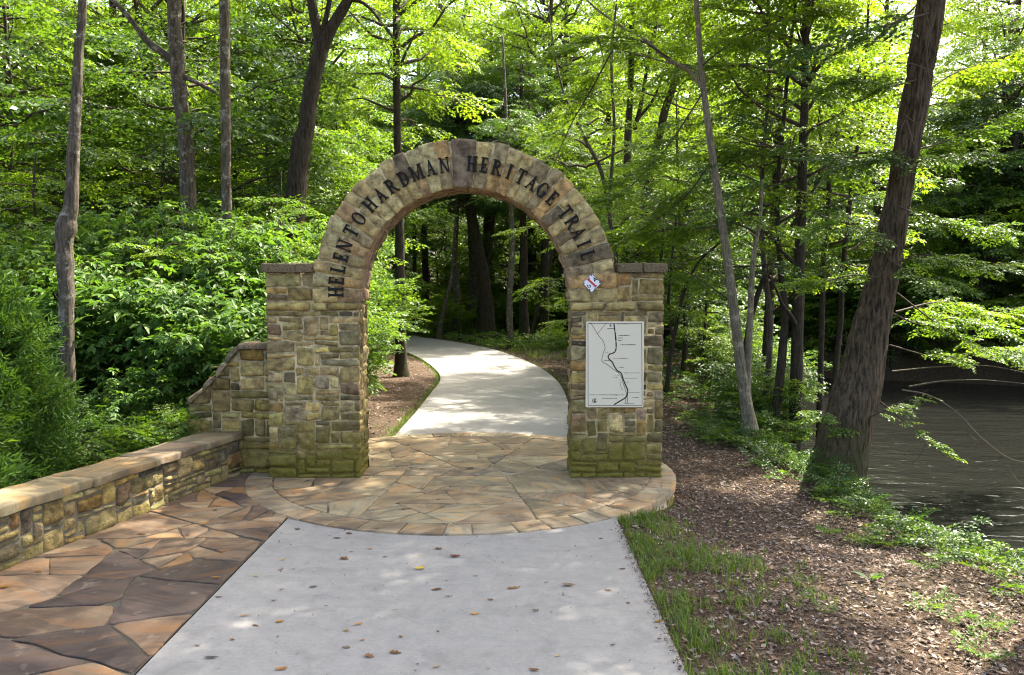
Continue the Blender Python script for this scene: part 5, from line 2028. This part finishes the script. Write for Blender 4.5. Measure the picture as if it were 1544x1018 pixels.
for (x, y, k, s, lab) in [(-5.3, 17.6, 'low_a', 0.80, 'broad bright young tree hiding the foot of the forked dark tree'), (-7.3, 15.4, 'low_a', 0.66, 'young tree rising above the hand-leaved shrubs, before the grey tree with the side limb'), (-9.9, 16.4, 'low_b', 0.82, 'young tree beyond the lichen-spotted slim tree, spreading over the shrubs'), (-12.4, 17.6, 'low_a', 0.9, 'young leafy tree at the frame edge above the conifers'), (-5.2, 19.6, 'low_a', 0.75, 'young tree with fine sprays just left of the arch crown'), (-8.3, 18.6, 'low_b', 0.95, 'taller layered young tree between the two straight grey trunks'), (-11.0, 20.0, 'low_a', 1.1, 'layered young tree farther back beyond the lichen-spotted slim tree')]:
    plant_tree('understorey_tree', x, y, ('low', int(rw.integers(4))), k, s, 0.5, lab, 'small tree')
for (x, y, k, s) in [(5.3, 16.2, 'leafy_a', 0.8), (5.9, 18.3, 'leafy_b', 0.95), (6.2, 20.6, 'leafy_a', 1.0), (6.6, 23.5, 'leafy_b', 1.1), (5.0, 14.9, 'small_a', 1.2), (5.25, 10.4, 'small_a', 0.8), (5.4, 9.2, 'small_b', 0.9), (5.75, 8.1, 'small_a', 0.9), (5.2, 13.3, 'leafy_c', 0.5), (7.0, 26.5, 'leafy_a', 1.2)]:
    o = link('leafy_shrub', CROWNS[k], None, (x, y, gz(x, y)), (0, 0, x * 3), s)
    tag(o, 'leafy bush leaning over the water along the near bank', 'shrub', 'bushes on the near bank', 'thing')
for (x, y, s, k) in [(17, 37, 1.1, 'tall_b'), (22, 36, 1.15, 'tall_b'), (27, 34, 1.1, 'tall_a'), (13, 40, 1.1, 'tall_b'), (25, 42, 1.3, 'tall_b'), (20, 32.5, 0.85, 'tall_a'), (19, 46, 1.3, 'tall_a')]:
    plant_tree('tree', x, y, ('tall', int(rw.integers(4))), k, s, 6.8, 'sunlit tall tree over the river, crown showing behind the thick leaning tree', 'tree', 'tall trees showing above the river')
for (x, y, s, k) in [(-15.5, 31, 1.15, 'tall_b'), (-21, 34, 1.2, 'tall_a'), (-12.2, 29, 1.05, 'tall_b'), (-19, 27.5, 1.0, 'tall_b')]:
    plant_tree('tree', x, y, ('tall', int(rw.integers(4))), k, s, 6.8, 'sunlit tall tree filling the sky behind the grey trunks', 'tree', 'tall trees behind the grey trunks')
for (x, y, k, s, lab) in [(-6.3, 14.5, 'low_b', 0.60, 'small layered tree standing in front of the straight pale grey trunk'), (-8.4, 14.2, 'low_a', 0.58, 'small fine-leaved tree between lichen-spotted tree and grey tree'), (-4.3, 15.0, 'low_a', 0.6, 'small layered tree just above the left coping of the arch')]:
    plant_tree('understorey_tree', x, y, ('low', int(rw.integers(4))), k, s, 0.4, lab, 'small tree')
for k in range(13):
    plant_tree('understorey_tree', rw.uniform(-7, 8), rw.uniform(54, 69), ('low', int(rw.integers(4))), 'low_b' if k % 3 else 'low_a', rw.uniform(0.9, 1.4), 0.3, 'sunlit small tree glowing far beyond the dark trunks in the arch opening', 'small tree', 'sunlit small trees far beyond the arch')
# far bank overhang on the right
for (x, y, k, s) in [(15.0, 31.2, 'low_b', 1.1), (17.6, 30.2, 'low_b', 1.2), (20.0, 28.6, 'low_b', 1.2), (22.5, 26.5, 'low_b', 1.2), (12.5, 32.6, 'low_b', 1.0), (24.5, 24, 'low_a', 1.3), (18.8, 25.5, 'leafy_b', 1.5)]:  # low_b's brighter leaf colour stands in for light on this shaded bank
    if k == 'leafy_b':
        continue
    plant_tree('understorey_tree', x, y, ('low', int(rw.integers(4))), k, s, 0.0, 'bushy tree hanging low over the dark water', 'small tree', 'bushy trees hanging over the river')

# trees overhead and beside the viewer: they cast the dappled shade on the paving
for (x, y, s, k, lab) in [(5.05, 6.5, 1.0, 'tall_c', 'bank tree standing beside the path outside the picture, shading the paving'), (5.6, 15.6, 0.75, 'tall_b', 'tall shady bank tree behind the pale slanting stems'), (6.2, 19.5, 0.85, 'tall_b', 'tall bank tree farther along behind the dark saplings'), (5.6, 2.6, 1.0, 'tall_c', 'second bank tree outside the picture, nearer the viewer'), (-9.5, 9.5, 0.9, 'tall_a', 'tall tree on the slope behind the feathery conifers')]:
    plant_tree('tree', x, y, ('tall', int(rw.integers(4))), k, s, 7.5, lab, 'tree')

# ================================================================== shrubs
rs = np.random.default_rng(7)
PL = 'lush shrub with large hand-shaped leaves in the thicket behind the seat wall'
for (x, y, k, s) in [(-5.2, 13.4, 'palm_a', 0.95), (-6.6, 13.6, 'palm_c', 0.95), (-4.3, 12.6, 'palm_b', 0.85), (-7.9, 14.6, 'palm_d', 0.93), (-5.9, 15.2, 'palm_d', 1.0), (-4.7, 15.6, 'palm_d', 0.93), (-9.4, 14.4, 'palm_d', 0.9), (-7.2, 16.6, 'palm_d', 1.05), (-10.6, 15.6, 'palm_c', 1.0), (-5.5, 11.9, 'palm_b', 0.6), (-7.6, 12.6, 'palm_a', 0.7)]:
    o = link('palmate_shrub', CROWNS[k], None, (x, y, gz(x, y) - 0.05), (0, 0, rs.uniform(0, 6.28)), s)
    tag(o, PL, 'shrub', 'palmate shrubs behind the wall', 'thing')
SL = 'small-leaved shrub in the sunlit thicket behind the hand-leaved shrubs'
for k in range(26):
    for _ in range(40):
        x, y = rs.uniform(-17, -3.4), rs.uniform(16.5, 26)
        if free(x, y, 1.0):
            break
    placed.append((x, y))
    kk = ['leafy_a', 'leafy_c', 'leafy_a', 'leafy_b'][rs.integers(4)]
    o = link('leafy_shrub', CROWNS[kk], None, (x, y, gz(x, y) - 0.05), (0, 0, rs.uniform(0, 6.28)), rs.uniform(1.0, 1.7))
    tag(o, SL, 'shrub', 'small-leaved shrubs left of the path', 'thing')
for (x, y, k, s, lab) in [(-3.25, 15.2, 'leafy_a', 1.05, 'green shrub spilling round the gate\'s shrubby inner corner beside the mulch'), (-4.0, 17.2, 'leafy_a', 1.3, 'taller green shrub directly behind the one at the gate\'s inner corner'), (-4.7, 20.5, 'leafy_b', 1.3, 'dense shrub farther along the mulch strip at the path bend'), (-5.6, 26, 'leafy_a', 1.5, 'shrub overhanging the path where it bends out of sight'),
                          (-4.6, 11.3, 'leafy_c', 0.55, 'low pale-leaved bush just behind the sloping wing wall'), (-5.3, 10.3, 'small_a', 1.35, 'dark small-leaved bush behind the seat wall, next to the conifers'), (-5.0, 10.0, 'small_b', 1.1, 'low round bush against the back of the seat wall'), (-5.9, 10.8, 'leafy_b', 0.6, 'deep green bush between conifer and wing wall'), (-4.55, 10.75, 'small_b', 1.2, 'small bush in the corner of seat wall and wing wall')]:
    o = link('leafy_shrub', CROWNS[k], None, (x, y, gz(x, y) - 0.04), (0, 0, rs.uniform(0, 6.28)), s)
    tag(o, lab, 'shrub', None, 'thing')
BL = 'broad green shrub rooted at the waterline of the far river bank'
for k in range(34):
    x = rs.uniform(6, 30)
    y = float(far_y(x)) + rs.uniform(-0.3, 2.2)
    o = link('leafy_shrub', CROWNS[['leafy_a', 'leafy_b', 'leafy_a'][k % 3]], None, (x, y, gz(x, y) - 0.1), (0, 0, rs.uniform(0, 6.28)), rs.uniform(1.1, 2.1))
    tag(o, BL, 'shrub', 'shrubs along the far river bank', 'thing')
UL_ = 'leafy undergrowth bush among the dark trunks beyond the path'
for k in range(46):
    for _ in range(30):
        x, y = rs.uniform(-8, 10), rs.uniform(39, 64)
        if free(x, y, 0.8):
            break
    o = link('leafy_shrub', CROWNS[['leafy_a', 'leafy_a', 'leafy_c'][rs.integers(3)]], None, (x, y, gz(x, y) - 0.1), (0, 0, rs.uniform(0, 6.28)), rs.uniform(0.8, 1.5))
    tag(o, UL_, 'shrub', 'undergrowth beyond the path', 'thing')

# conifers by the seat wall
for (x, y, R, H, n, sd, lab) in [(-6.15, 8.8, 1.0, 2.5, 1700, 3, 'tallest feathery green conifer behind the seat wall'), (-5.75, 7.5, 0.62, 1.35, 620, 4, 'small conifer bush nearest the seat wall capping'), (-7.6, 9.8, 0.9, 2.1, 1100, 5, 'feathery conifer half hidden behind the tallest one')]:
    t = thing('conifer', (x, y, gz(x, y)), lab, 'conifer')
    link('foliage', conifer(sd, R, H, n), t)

# ================================================================== low growth
def scatter_plants(name, pts, tm, leafmat, seed, spray, per=4, up=0.7, leafsc=1.0, origin=(0, 0, 0)):
    rng = np.random.default_rng(seed)
    mb = MB()
    O, A, U, S = [], [], [], []
    P = np.asarray(pts)
    Zs = zg(P[:, 0], P[:, 1])
    for (x, y), z in zip(P, Zs):
        m = rng.integers(max(1, per - 2), per + 2)
        a0 = rng.uniform(0, 6.28)
        h = rng.uniform(0.3, 1.0) * spray
        for k in range(m):
            hd = a0 + k * 2.4
            O.append([x, y, z + h * rng.uniform(0.0, 0.7)])
            A.append([math.cos(hd), math.sin(hd), rng.uniform(0.1, up)])
            U.append([0, 0, 1])
            S.append(spray * rng.uniform(0.5, 1.2))
    leaves_mesh(mb, tm, O, A, U, S, rng, leafsc, stem_r=0.003)
    return mb.build(name, [leafmat, M['twig']], None, origin)


rg = np.random.default_rng(12)
pts = []
for _ in range(760):
    y = rg.uniform(4.5, 19) if rg.random() < 0.8 else rg.uniform(19, 30)
    x = float(bank_x(y)) + rg.normal(-0.08, 0.36)
    pts.append((x, y))
for _ in range(170):
    y = rg.uniform(13.5, 24)
    pts.append((rg.uniform(3.3, float(bank_x(y))), y))
tag(scatter_plants('bank_undergrowth', pts[::2], FT2, M['leaf_mid'], 31, 0.30, 4), 'low bright undergrowth trailing along the near river bank', 'undergrowth', None, 'stuff')
tag(scatter_plants('bank_undergrowth', pts[1::2], FT, M['leaf_dark'], 35, 0.36, 4, 1.1), 'deeper green undergrowth mixed along the near river bank', 'undergrowth', None, 'stuff')
pts = [(x, y) for x, y in zip(rg.uniform(-7, 9, 900), rg.uniform(32, 50, 900)) if path_d(x, y) > 2.1 and not (x > bank_x(y) - 1)]
tag(scatter_plants('forest_undergrowth', pts, FT2, M['leaf_mid'], 32, 0.55, 4), 'ferny green ground cover under the trees beyond the path', 'undergrowth', None, 'stuff')
pts = [(x, y) for x, y in zip(rg.uniform(-14, -4.2, 700), rg.uniform(8, 20, 700)) if (x < wl(y) - 0.75 or y > 11.2)]
tag(scatter_plants('thicket_undergrowth', pts, FT2, M['leaf_dark'], 33, 0.42, 4), 'shady ground cover below the thicket behind the seat wall', 'undergrowth', None, 'stuff')
pts = [(x, y) for x, y in zip(rg.uniform(-45, 45, 1600), rg.uniform(16, 62, 1600)) if path_d(x, y) > 2.6 and not (x > bank_x(y) - 1 and y < far_y(x)) and not (abs(x) < 4 and y < 40)]
tag(scatter_plants('woodland_floor_cover', pts, FT2, M['leaf_dark'], 34, 0.8, 4), 'green leafy cover on the woodland floor', 'undergrowth', None, 'stuff')

# weeds on the bare soil, one by one
WEEDS = [(1314, 880, 0.26, 'broad-leaved weed alone in the middle of the bare soil'), (1160, 1000, 0.0, ''), (1405, 930, 0.24, 'leafy weed low on the bare slope toward the bottom corner'), (1250, 785, 0.2, 'flat rosette weed near the bank undergrowth'), (1310, 800, 0.22, 'upright weed in front of the bank undergrowth'), (1395, 855, 0.2, 'thin weed between the rosette and the river bank plants'),
         (1490, 960, 0.18, 'tiny weed in the bottom corner of the soil'), (1535, 905, 0.3, 'weed cut by the picture edge below the river bank plants'), (1440, 950, 0.18, 'small weed beside the leafy weed on the bare slope'), (1480, 1000, 0.2, 'weed at the very bottom beside the corner'), (1075, 935, 0.0, ''), (1215, 920, 0.12, 'tiny seedling on bare soil toward the grass'), (1240, 940, 0.12, 'second tiny seedling on the bare soil')]
for k, (px, py, s, lab) in enumerate(WEEDS):
    if s == 0:
        continue
    x, y = gp(px, py, -0.14)
    rr = np.random.default_rng(700 + k)
    mb = MB()
    m = 4 + int(rr.integers(0, 4))
    big = 'broad' in lab
    O = [[0, 0, 0.02 + 0.03 * rr.random()]] * m
    A = [[math.cos(2.4 * j + k), math.sin(2.4 * j + k), rr.uniform(0.25, 1.0)] for j in range(m)]
    T1 = dict(P=np.array([[0.1, 0, 0]]), D=np.array([[1, 0, 0.0]]), N=np.array([[0, 0, 1.0]]), L=np.array([0.75]), w=0.42)
    leaves_mesh(mb, [T1] if big else FT2, O, A, [[0, 0, 1]] * m, [s * rr.uniform(0.6, 1.1) for _ in range(m)], rr, 1.0, stem_r=0.004)
    o = mb.build('weed', [M['leaf_palm'], M['twig']])
    o.location = (x, y, gz(x, y))
    tag(o, lab, 'weed', None, 'thing')

# grass along the path
rg = np.random.default_rng(14)
N = 0
GX, GY = [], []
def grass_at(x, y):
    d = x - PXR
    if y < 9.6 and x > PXR + 0.01:
        dens = math.exp(-(d / 0.55) ** 2) if y > 5.6 else math.exp(-(d / 0.75) ** 2)
        # a tongue of grass in front of the platform's flank
        dens = max(dens, 0.75 * math.exp(-(((x - 1.75) / 0.55) ** 2 + ((y - 7.3) / 0.75) ** 2)))
        dens = max(dens, 0.35 * math.exp(-(((x - 2.2) / 0.5) ** 2 + ((y - 6.7) / 0.4) ** 2)))
        return dens * (0.25 + 1.1 * float(vnoise(np.array([x * 3.1, y * 3.1, 0.0]), 5) > 0.5))
    return 0


tuft = []
while len(tuft) < 950:
    x, y = rg.uniform(PXR, 3.2), rg.uniform(3.8, 9.6)
    if math.hypot(x - PCX, y - PCY) < PR + 0.05:
        continue
    if rg.random() < grass_at(x, y):
        tuft.append((x, y, 1.0))
k = 0
while k < 900:
    i = rg.integers(len(FC) - 12)
    e = (FL if rg.random() < 0.5 else FR)[i] + rg.normal(0, 0.02, 2)
    out = norm(e - FC[i])
    p = e + out * abs(rg.normal(0.03, 0.14))
    if math.hypot(p[0] - PCX, p[1] - PCY) > PR + 0.05:
        tuft.append((p[0], p[1], 1.1))
    k += 1
for _ in range(1200):
    x, y = rg.uniform(-3.2, 4.2), rg.uniform(27, 44)
    if path_d(x, y) > 2.0 and x > np.interp(y, FR[:40, 1], FR[:40, 0]) + 0.3:
        tuft.append((x, y, 2.2))
V, Tn, C = [], [], []
for (x, y, s) in tuft:
    z = 0
    nb = rg.integers(5, 10)
    for _ in range(nb):
        a = rg.uniform(0, 6.28)
        h = rg.uniform(0.045, 0.13) * s
        w = rg.uniform(0.0022, 0.0042) * s
        bx, by = x + rg.normal(0, 0.018 * s), y + rg.normal(0, 0.018 * s)
        ln = rg.uniform(0.2, 0.9) * h
        dx, dy = math.cos(a), math.sin(a)
        V.append([(bx - dy * w, by + dx * w, 0.0), (bx + dy * w, by - dx * w, 0.0), (bx + dx * ln * .4 - dy * w * .8, by + dy * ln * .4 + dx * w * .8, h * .65), (bx + dx * ln * .4 + dy * w * .8, by + dy * ln * .4 - dx * w * .8, h * .65), (bx + dx * ln, by + dy * ln, h * rg.uniform(0.75, 1.0))])
        C.append(rg.random())
V = np.array(V)
zz = zg(V[:, 0, 0], V[:, 0, 1])
V[:, :, 2] += zz[:, None] - 0.005
q = np.arange(len(V))[:, None] * 5
mb = MB()
mb.add(V.reshape(-1, 3), tris=np.concatenate([q + [0, 1, 3], q + [0, 3, 2], q + [2, 3, 4]], 1).reshape(-1, 3), col=np.repeat(np.array(C), 5)[:, None] * np.ones(3))
tag(mb.build('grass', [M['grass']]), 'thin green grass along the concrete edges', 'grass', None, 'stuff')

# leaf litter on the soil
def litter(n, xr, yr, ok, seed, s0=0.03, s1=0.085, at=None):
    r_ = np.random.default_rng(seed)
    x, y = r_.uniform(*xr, n), r_.uniform(*yr, n)
    if at is not None:
        x, y = at[:, 0], at[:, 1]
    k = np.array([ok(a, b) for a, b in zip(x, y)])
    x, y = x[k], y[k]
    n = len(x)
    z = (zg(x, y) if at is None else np.zeros(n)) + r_.uniform(0.002, 0.022, n)
    a = r_.uniform(0, 6.28, n)
    d = np.column_stack([np.cos(a), np.sin(a), r_.normal(0, 0.28, n)])
    d = norm(d)
    nn = norm(np.array([0, 0, 1.0]) + r_.normal(0, 0.3, (n, 3)))
    nn = norm(nn - d * (nn * d).sum(1, keepdims=True))
    s = np.cross(nn, d)
    L = (s0 + (s1 - s0) * r_.beta(1.3, 3.0, n))[:, None]
    w = r_.uniform(0.10, 0.34, n)[:, None]
    cu = r_.uniform(-0.12, 0.28, n)[:, None]
    p = np.column_stack([x, y, z])
    v0 = p - d * L * .5 + nn * L * cu
    v2 = p + d * L * .5 + nn * L * cu
    v1, v3 = p + s * L * w, p - s * L * w
    V = np.stack([v0, v1, v2, v3], 1).reshape(-1, 3)
    q = np.arange(n)[:, None] * 4
    pal = np.array([(0.085, 0.063, 0.047), (0.135, 0.10, 0.074), (0.19, 0.145, 0.108), (0.055, 0.040, 0.030), (0.28, 0.22, 0.17), (0.165, 0.105, 0.066), (0.24, 0.20, 0.165)])
    c = np.array([1.28, 1.32, 1.38]) * pal[r_.choice(len(pal), n, p=[.24, .24, .16, .16, .07, .08, .05])] * r_.uniform(0.75, 1.2, (n, 1))
    return V, np.concatenate([q + [0, 1, 2], q + [0, 2, 3]], 1).reshape(-1, 3), np.repeat(c, 4, 0)


mb = MB()
V, T_, C = litter(46000, (1.14, 7.0), (3.6, 16), lambda a, b: math.hypot(a - PCX, b - PCY) > PR + .03 and a < bank_x(b) + 0.3 and rg.random() < (1.0 if b < 11 else .5) * (0.35 + 0.65 * min(1, (a - PXR) / 0.9)), 1)
mb.add(V, tris=T_, col=C)
V, T_, C = litter(16000, (-5, 6), (12.5, 34), lambda a, b: path_d(a, b) > 1.72 and math.hypot(a - PCX, b - PCY) > PR + .03 and a < bank_x(b), 2, 0.04, 0.11)
mb.add(V, tris=T_, col=C)
# crumbs of soil and leaf washed over the concrete edges
rc = np.random.default_rng(77)
ee = [np.array([PXR - abs(rc.normal(0, 0.035)), rc.uniform(4.2, 8.2)]) for _ in range(900)]
for _ in range(1500):
    i = rc.integers(len(FC) - 14)
    q = (FL if rc.random() < 0.5 else FR)
    e = q[i] + (q[i + 1] - q[i]) * rc.random()
    inn = norm(FC[i] - e)
    ee.append(e + inn * abs(rc.normal(0, 0.06)))
for _ in range(260):
    ee.append(np.array([rc.uniform(PXL, PXR), rc.uniform(4.3, 8.0)]))
V, T_, C = litter(1, (0, 1), (0, 1), lambda a, b: math.hypot(a - PCX, b - PCY) > PR + .04, 5, 0.006, 0.045, at=np.array(ee))
mb.add(V, tris=T_, col=C)
tag(mb.build('leaf_litter', [M['litter']]), 'brown dead leaf litter covering the soil', 'leaf litter', None, 'stuff')
# fallen sticks
STK = [((1320, 762), (1405, 808), .010, 'long grey stick lying near the river bank plants'), ((1370, 800), (1415, 865), .007, 'bent twig standing out on the soil below the bank plants'), ((1480, 815), (1548, 868), .009, 'pale stick lying beside the river bank plants at the picture edge'), ((1165, 860), (1225, 905), .006, 'thin stick on bare soil near the grass tongue'), ((1270, 885), (1330, 925), .006, 'thin stick beside the broad-leaved weed')]
for k, (a, b, r, lab) in enumerate(STK):
    rr = np.random.default_rng(50 + k)
    A, B = gp(*a, -0.12), gp(*b, -0.12)
    t = np.linspace(0, 1, 9)[:, None]
    P = A + (B - A) * t + rr.normal(0, 0.012, (9, 2))
    z = zg(P[:, 0], P[:, 1]) + r * 0.9 + 0.008 + 0.02 * np.abs(np.sin(t[:, 0] * 5 + k))
    mb = MB()
    tube(mb, np.column_stack([P, z]), r * (1.1 - 0.6 * t[:, 0]), 6, rough=0.2, seed=k)
    tag(mb.build('stick', [M['deadtwig']]), lab, 'stick', None, 'thing')

# ================================================================== fallen leaves on the paving
def fallen_leaf(px, py, wpx, col, lab, group, z=0.003, seed=0):
    r_ = np.random.default_rng(seed)
    x, y = gp(px, py, z)
    wpx *= 1.15
    L = wpx / F * (y * cp + CAMH * sp) * 1.05
    mb = MB()
    a = r_.uniform(-0.5, 0.5) + (PI if r_.random() < .5 else 0)
    n = 9
    t = np.linspace(0, 1, n)
    kind = r_.random()
    wv = np.sin(PI * t ** 0.85) * r_.uniform(0.15, 0.30) * (1 + 0.6 * np.sin(t * 19 + seed) * (kind < 0.5))
    curl, cup = r_.uniform(0.2, 0.8), r_.uniform(0.2, 0.8)
    zc = curl * 0.4 * np.abs(t - 0.5) ** 1.5 * 2 * r_.uniform(0.2, 1)
    rows = []
    for f in (-1, -0.5, 0, 0.5, 1):
        rows.append(np.column_stack([(t - 0.5), wv * f * (1 - 0.25 * cup), zc + cup * 0.28 * (f * f) * wv * 2]))
    V = np.vstack(rows) * L
    V[:, 2] -= V[:, 2].min()
    ca, sa = math.cos(a), math.sin(a)
    V = np.column_stack([V[:, 0] * ca - V[:, 1] * sa, V[:, 0] * sa + V[:, 1] * ca, V[:, 2] + 0.0015])
    idx = np.arange(5 * n).reshape(5, n)
    q = np.stack([idx[:-1, :-1], idx[:-1, 1:], idx[1:, 1:], idx[1:, :-1]], -1).reshape(-1, 4)
    mb.add(V, q, col=np.array(col) * r_.uniform(0.8, 1.15))
    tube(mb, [V[2 * n] , V[2 * n] * np.array([1.35, 1.35, 1.0]) + np.array([0, 0, .002])], [L * .012, L * .008], 4)
    o = mb.build('fallen_leaf', [M['dead']])
    o.location = (x, y, z)
    tag(o, lab, 'fallen leaf', group, 'thing')


BR, YE, OR, GR = (0.15, 0.075, 0.03), (0.50, 0.34, 0.03), (0.34, 0.165, 0.03), (0.17, 0.135, 0.095)
Q1 = lambda cx, cy: (200 + cx * 0.557, 780 + cy * 0.557)
LB = 'small brown fallen leaf lying on the pale concrete path'
LYS = 'small yellow fallen leaf lying on the pale concrete path'
LO = 'small orange fallen leaf lying on the pale concrete path'
sdk = 0
for (cx, cy, w, c) in [(447, 33, 9, BR), (553, 57, 12, BR), (585, 44, 11, BR), (643, 86, 9, OR), (592, 94, 6, BR), (682, 108, 8, BR), (776, 103, 6, YE), (828, 86, 12, BR), (406, 116, 7, YE), (400, 142, 9, BR), (435, 141, 6, BR), (333, 160, 9, YE), (490, 189, 13, GR), (402, 196, 7, GR), (234, 216, 11, BR), (381, 226, 8, BR), (822, 196, 16, BR), (855, 215, 12, GR), (929, 160, 8, BR), (968, 223, 10, BR), (1119, 177, 7, BR), (1090, 253, 11, GR), (1268, 58, 9, BR), (1325, 141, 10, BR), (1287, 198, 11, BR), (1340, 233, 8, BR), (1422, 283, 14, OR), (302, 267, 12, OR), (333, 293, 11, BR), (577, 308, 10, OR), (622, 333, 8, OR), (270, 333, 10, BR), (176, 348, 9, BR), (726, 325, 9, BR), (578, 352, 12, GR), (1086, 414, 16, BR), (1300, 346, 8, BR), (961, 412, 5, BR), (524, 240, 6, GR), (1022, 158, 5, YE), (1180, 92, 4, BR), (707, 252, 4, BR), (770, 398, 5, BR)]:
    sdk += 1
    lab, g = {0: (LB, 'brown leaves on the concrete'), 1: (LYS, 'yellow leaves on the concrete'), 2: (LO, 'orange leaves on the concrete'), 3: ('small greyish dried leaf lying on the pale concrete path', 'greyish leaves on the concrete')}[[BR, YE, OR, GR].index(c)]
    fallen_leaf(*Q1(cx, cy), w * 0.95, c, lab, g, 0.0025, sdk)
for (cx, cy, w, c, lab) in [(571, 113, 15, (0.22, 0.09, 0.03), 'rust-brown crumpled leaf near the top of the concrete, toward the flagstone side'), (873, 107, 16, (0.17, 0.06, 0.03), 'large reddish-brown leaf on the concrete just below the platform'), (776, 139, 17, YE, 'largest bright yellow leaf on the concrete below the platform'), (1031, 192, 20, (0.24, 0.13, 0.03), 'biggest yellow-brown leaf on the concrete, toward the grassy side'), (1180, 185, 19, (0.24, 0.17, 0.10), 'tan folded leaf on the concrete near the grass edge'),
                            (928, 262, 13, (0.40, 0.22, 0.03), 'golden curled leaf in the middle of the concrete'), (398, 283, 12, (0.42, 0.2, 0.03), 'bright orange leaf on the concrete near the sunlit patch'), (610, 290, 14, (0.42, 0.2, 0.05), 'orange leaf centred low on the concrete'), (213, 381, 20, (0.13, 0.11, 0.09), 'grey twisted leaf at the concrete edge beside the flagstones'), (640, 377, 16, (0.2, 0.1, 0.04), 'crumpled brown leaf low on the concrete, one of a close pair'), (711, 367, 18, (0.22, 0.10, 0.03), 'large brown leaf low on the concrete, the other of a close pair'),
                            (825, 405, 12, (0.30, 0.2, 0.09), 'pale tan leaf at the bottom of the concrete'), (402, 411, 17, (0.36, 0.17, 0.04), 'orange-brown leaf at the bottom of the concrete near the flagstones'), (1150, 376, 10, (0.4, 0.3, 0.1), 'pale yellow leaf low on the concrete toward the grass')]:
    sdk += 1
    fallen_leaf(*Q1(cx, cy), w * 0.95, c, lab, None, 0.0025, sdk)
Q2 = lambda cx, cy: (cx * 0.4497, 560 + cy * 0.45)
Q3 = lambda cx, cy: (380 + cx * 0.4275, 640 + cy * 0.4275)
for (p, w, c) in [(Q2(128, 670), 12, OR), (Q2(682, 511), 9, OR), (Q2(720, 466), 8, BR), (Q2(793, 441), 8, BR), (Q2(726, 692), 11, OR), (Q2(475, 545), 12, BR), (Q2(630, 548), 7, BR), (Q2(755, 508), 6, BR)]:
    sdk += 1
    fallen_leaf(*p, w, c, 'small brown fallen leaf on the brown flagstone paving', 'leaves on the flagstone paving', 0.017, sdk)
sdk += 1
fallen_leaf(*Q2(14, 724), 17, OR, 'large orange leaf on the flagstones beside the seat wall', None, 0.017, sdk)
for (p, w, c) in [(Q3(405, 190), 8, (0.30, 0.09, 0.03)), (Q3(598, 158), 7, BR), (Q3(432, 91), 6, OR), (Q3(535, 300), 8, BR), (Q3(555, 298), 8, BR), (Q3(441, 366), 9, OR), (Q3(673, 351), 6, BR), (Q3(712, 374), 5, BR), (Q3(981, 357), 6, BR), (Q3(1006, 331), 6, BR), (Q3(697, 128), 6, BR), (Q3(657, 265), 5, BR), (Q3(1028, 240), 6, BR)]:
    sdk += 1
    fallen_leaf(*p, w, c, 'small fallen leaf on the round stone platform', 'leaves on the round platform', 0.021, sdk)
sdk += 1
fallen_leaf(*Q3(766, 156), 12, (0.03, 0.028, 0.022), 'dark wet leaf in the middle of the stone platform', None, 0.021, sdk)
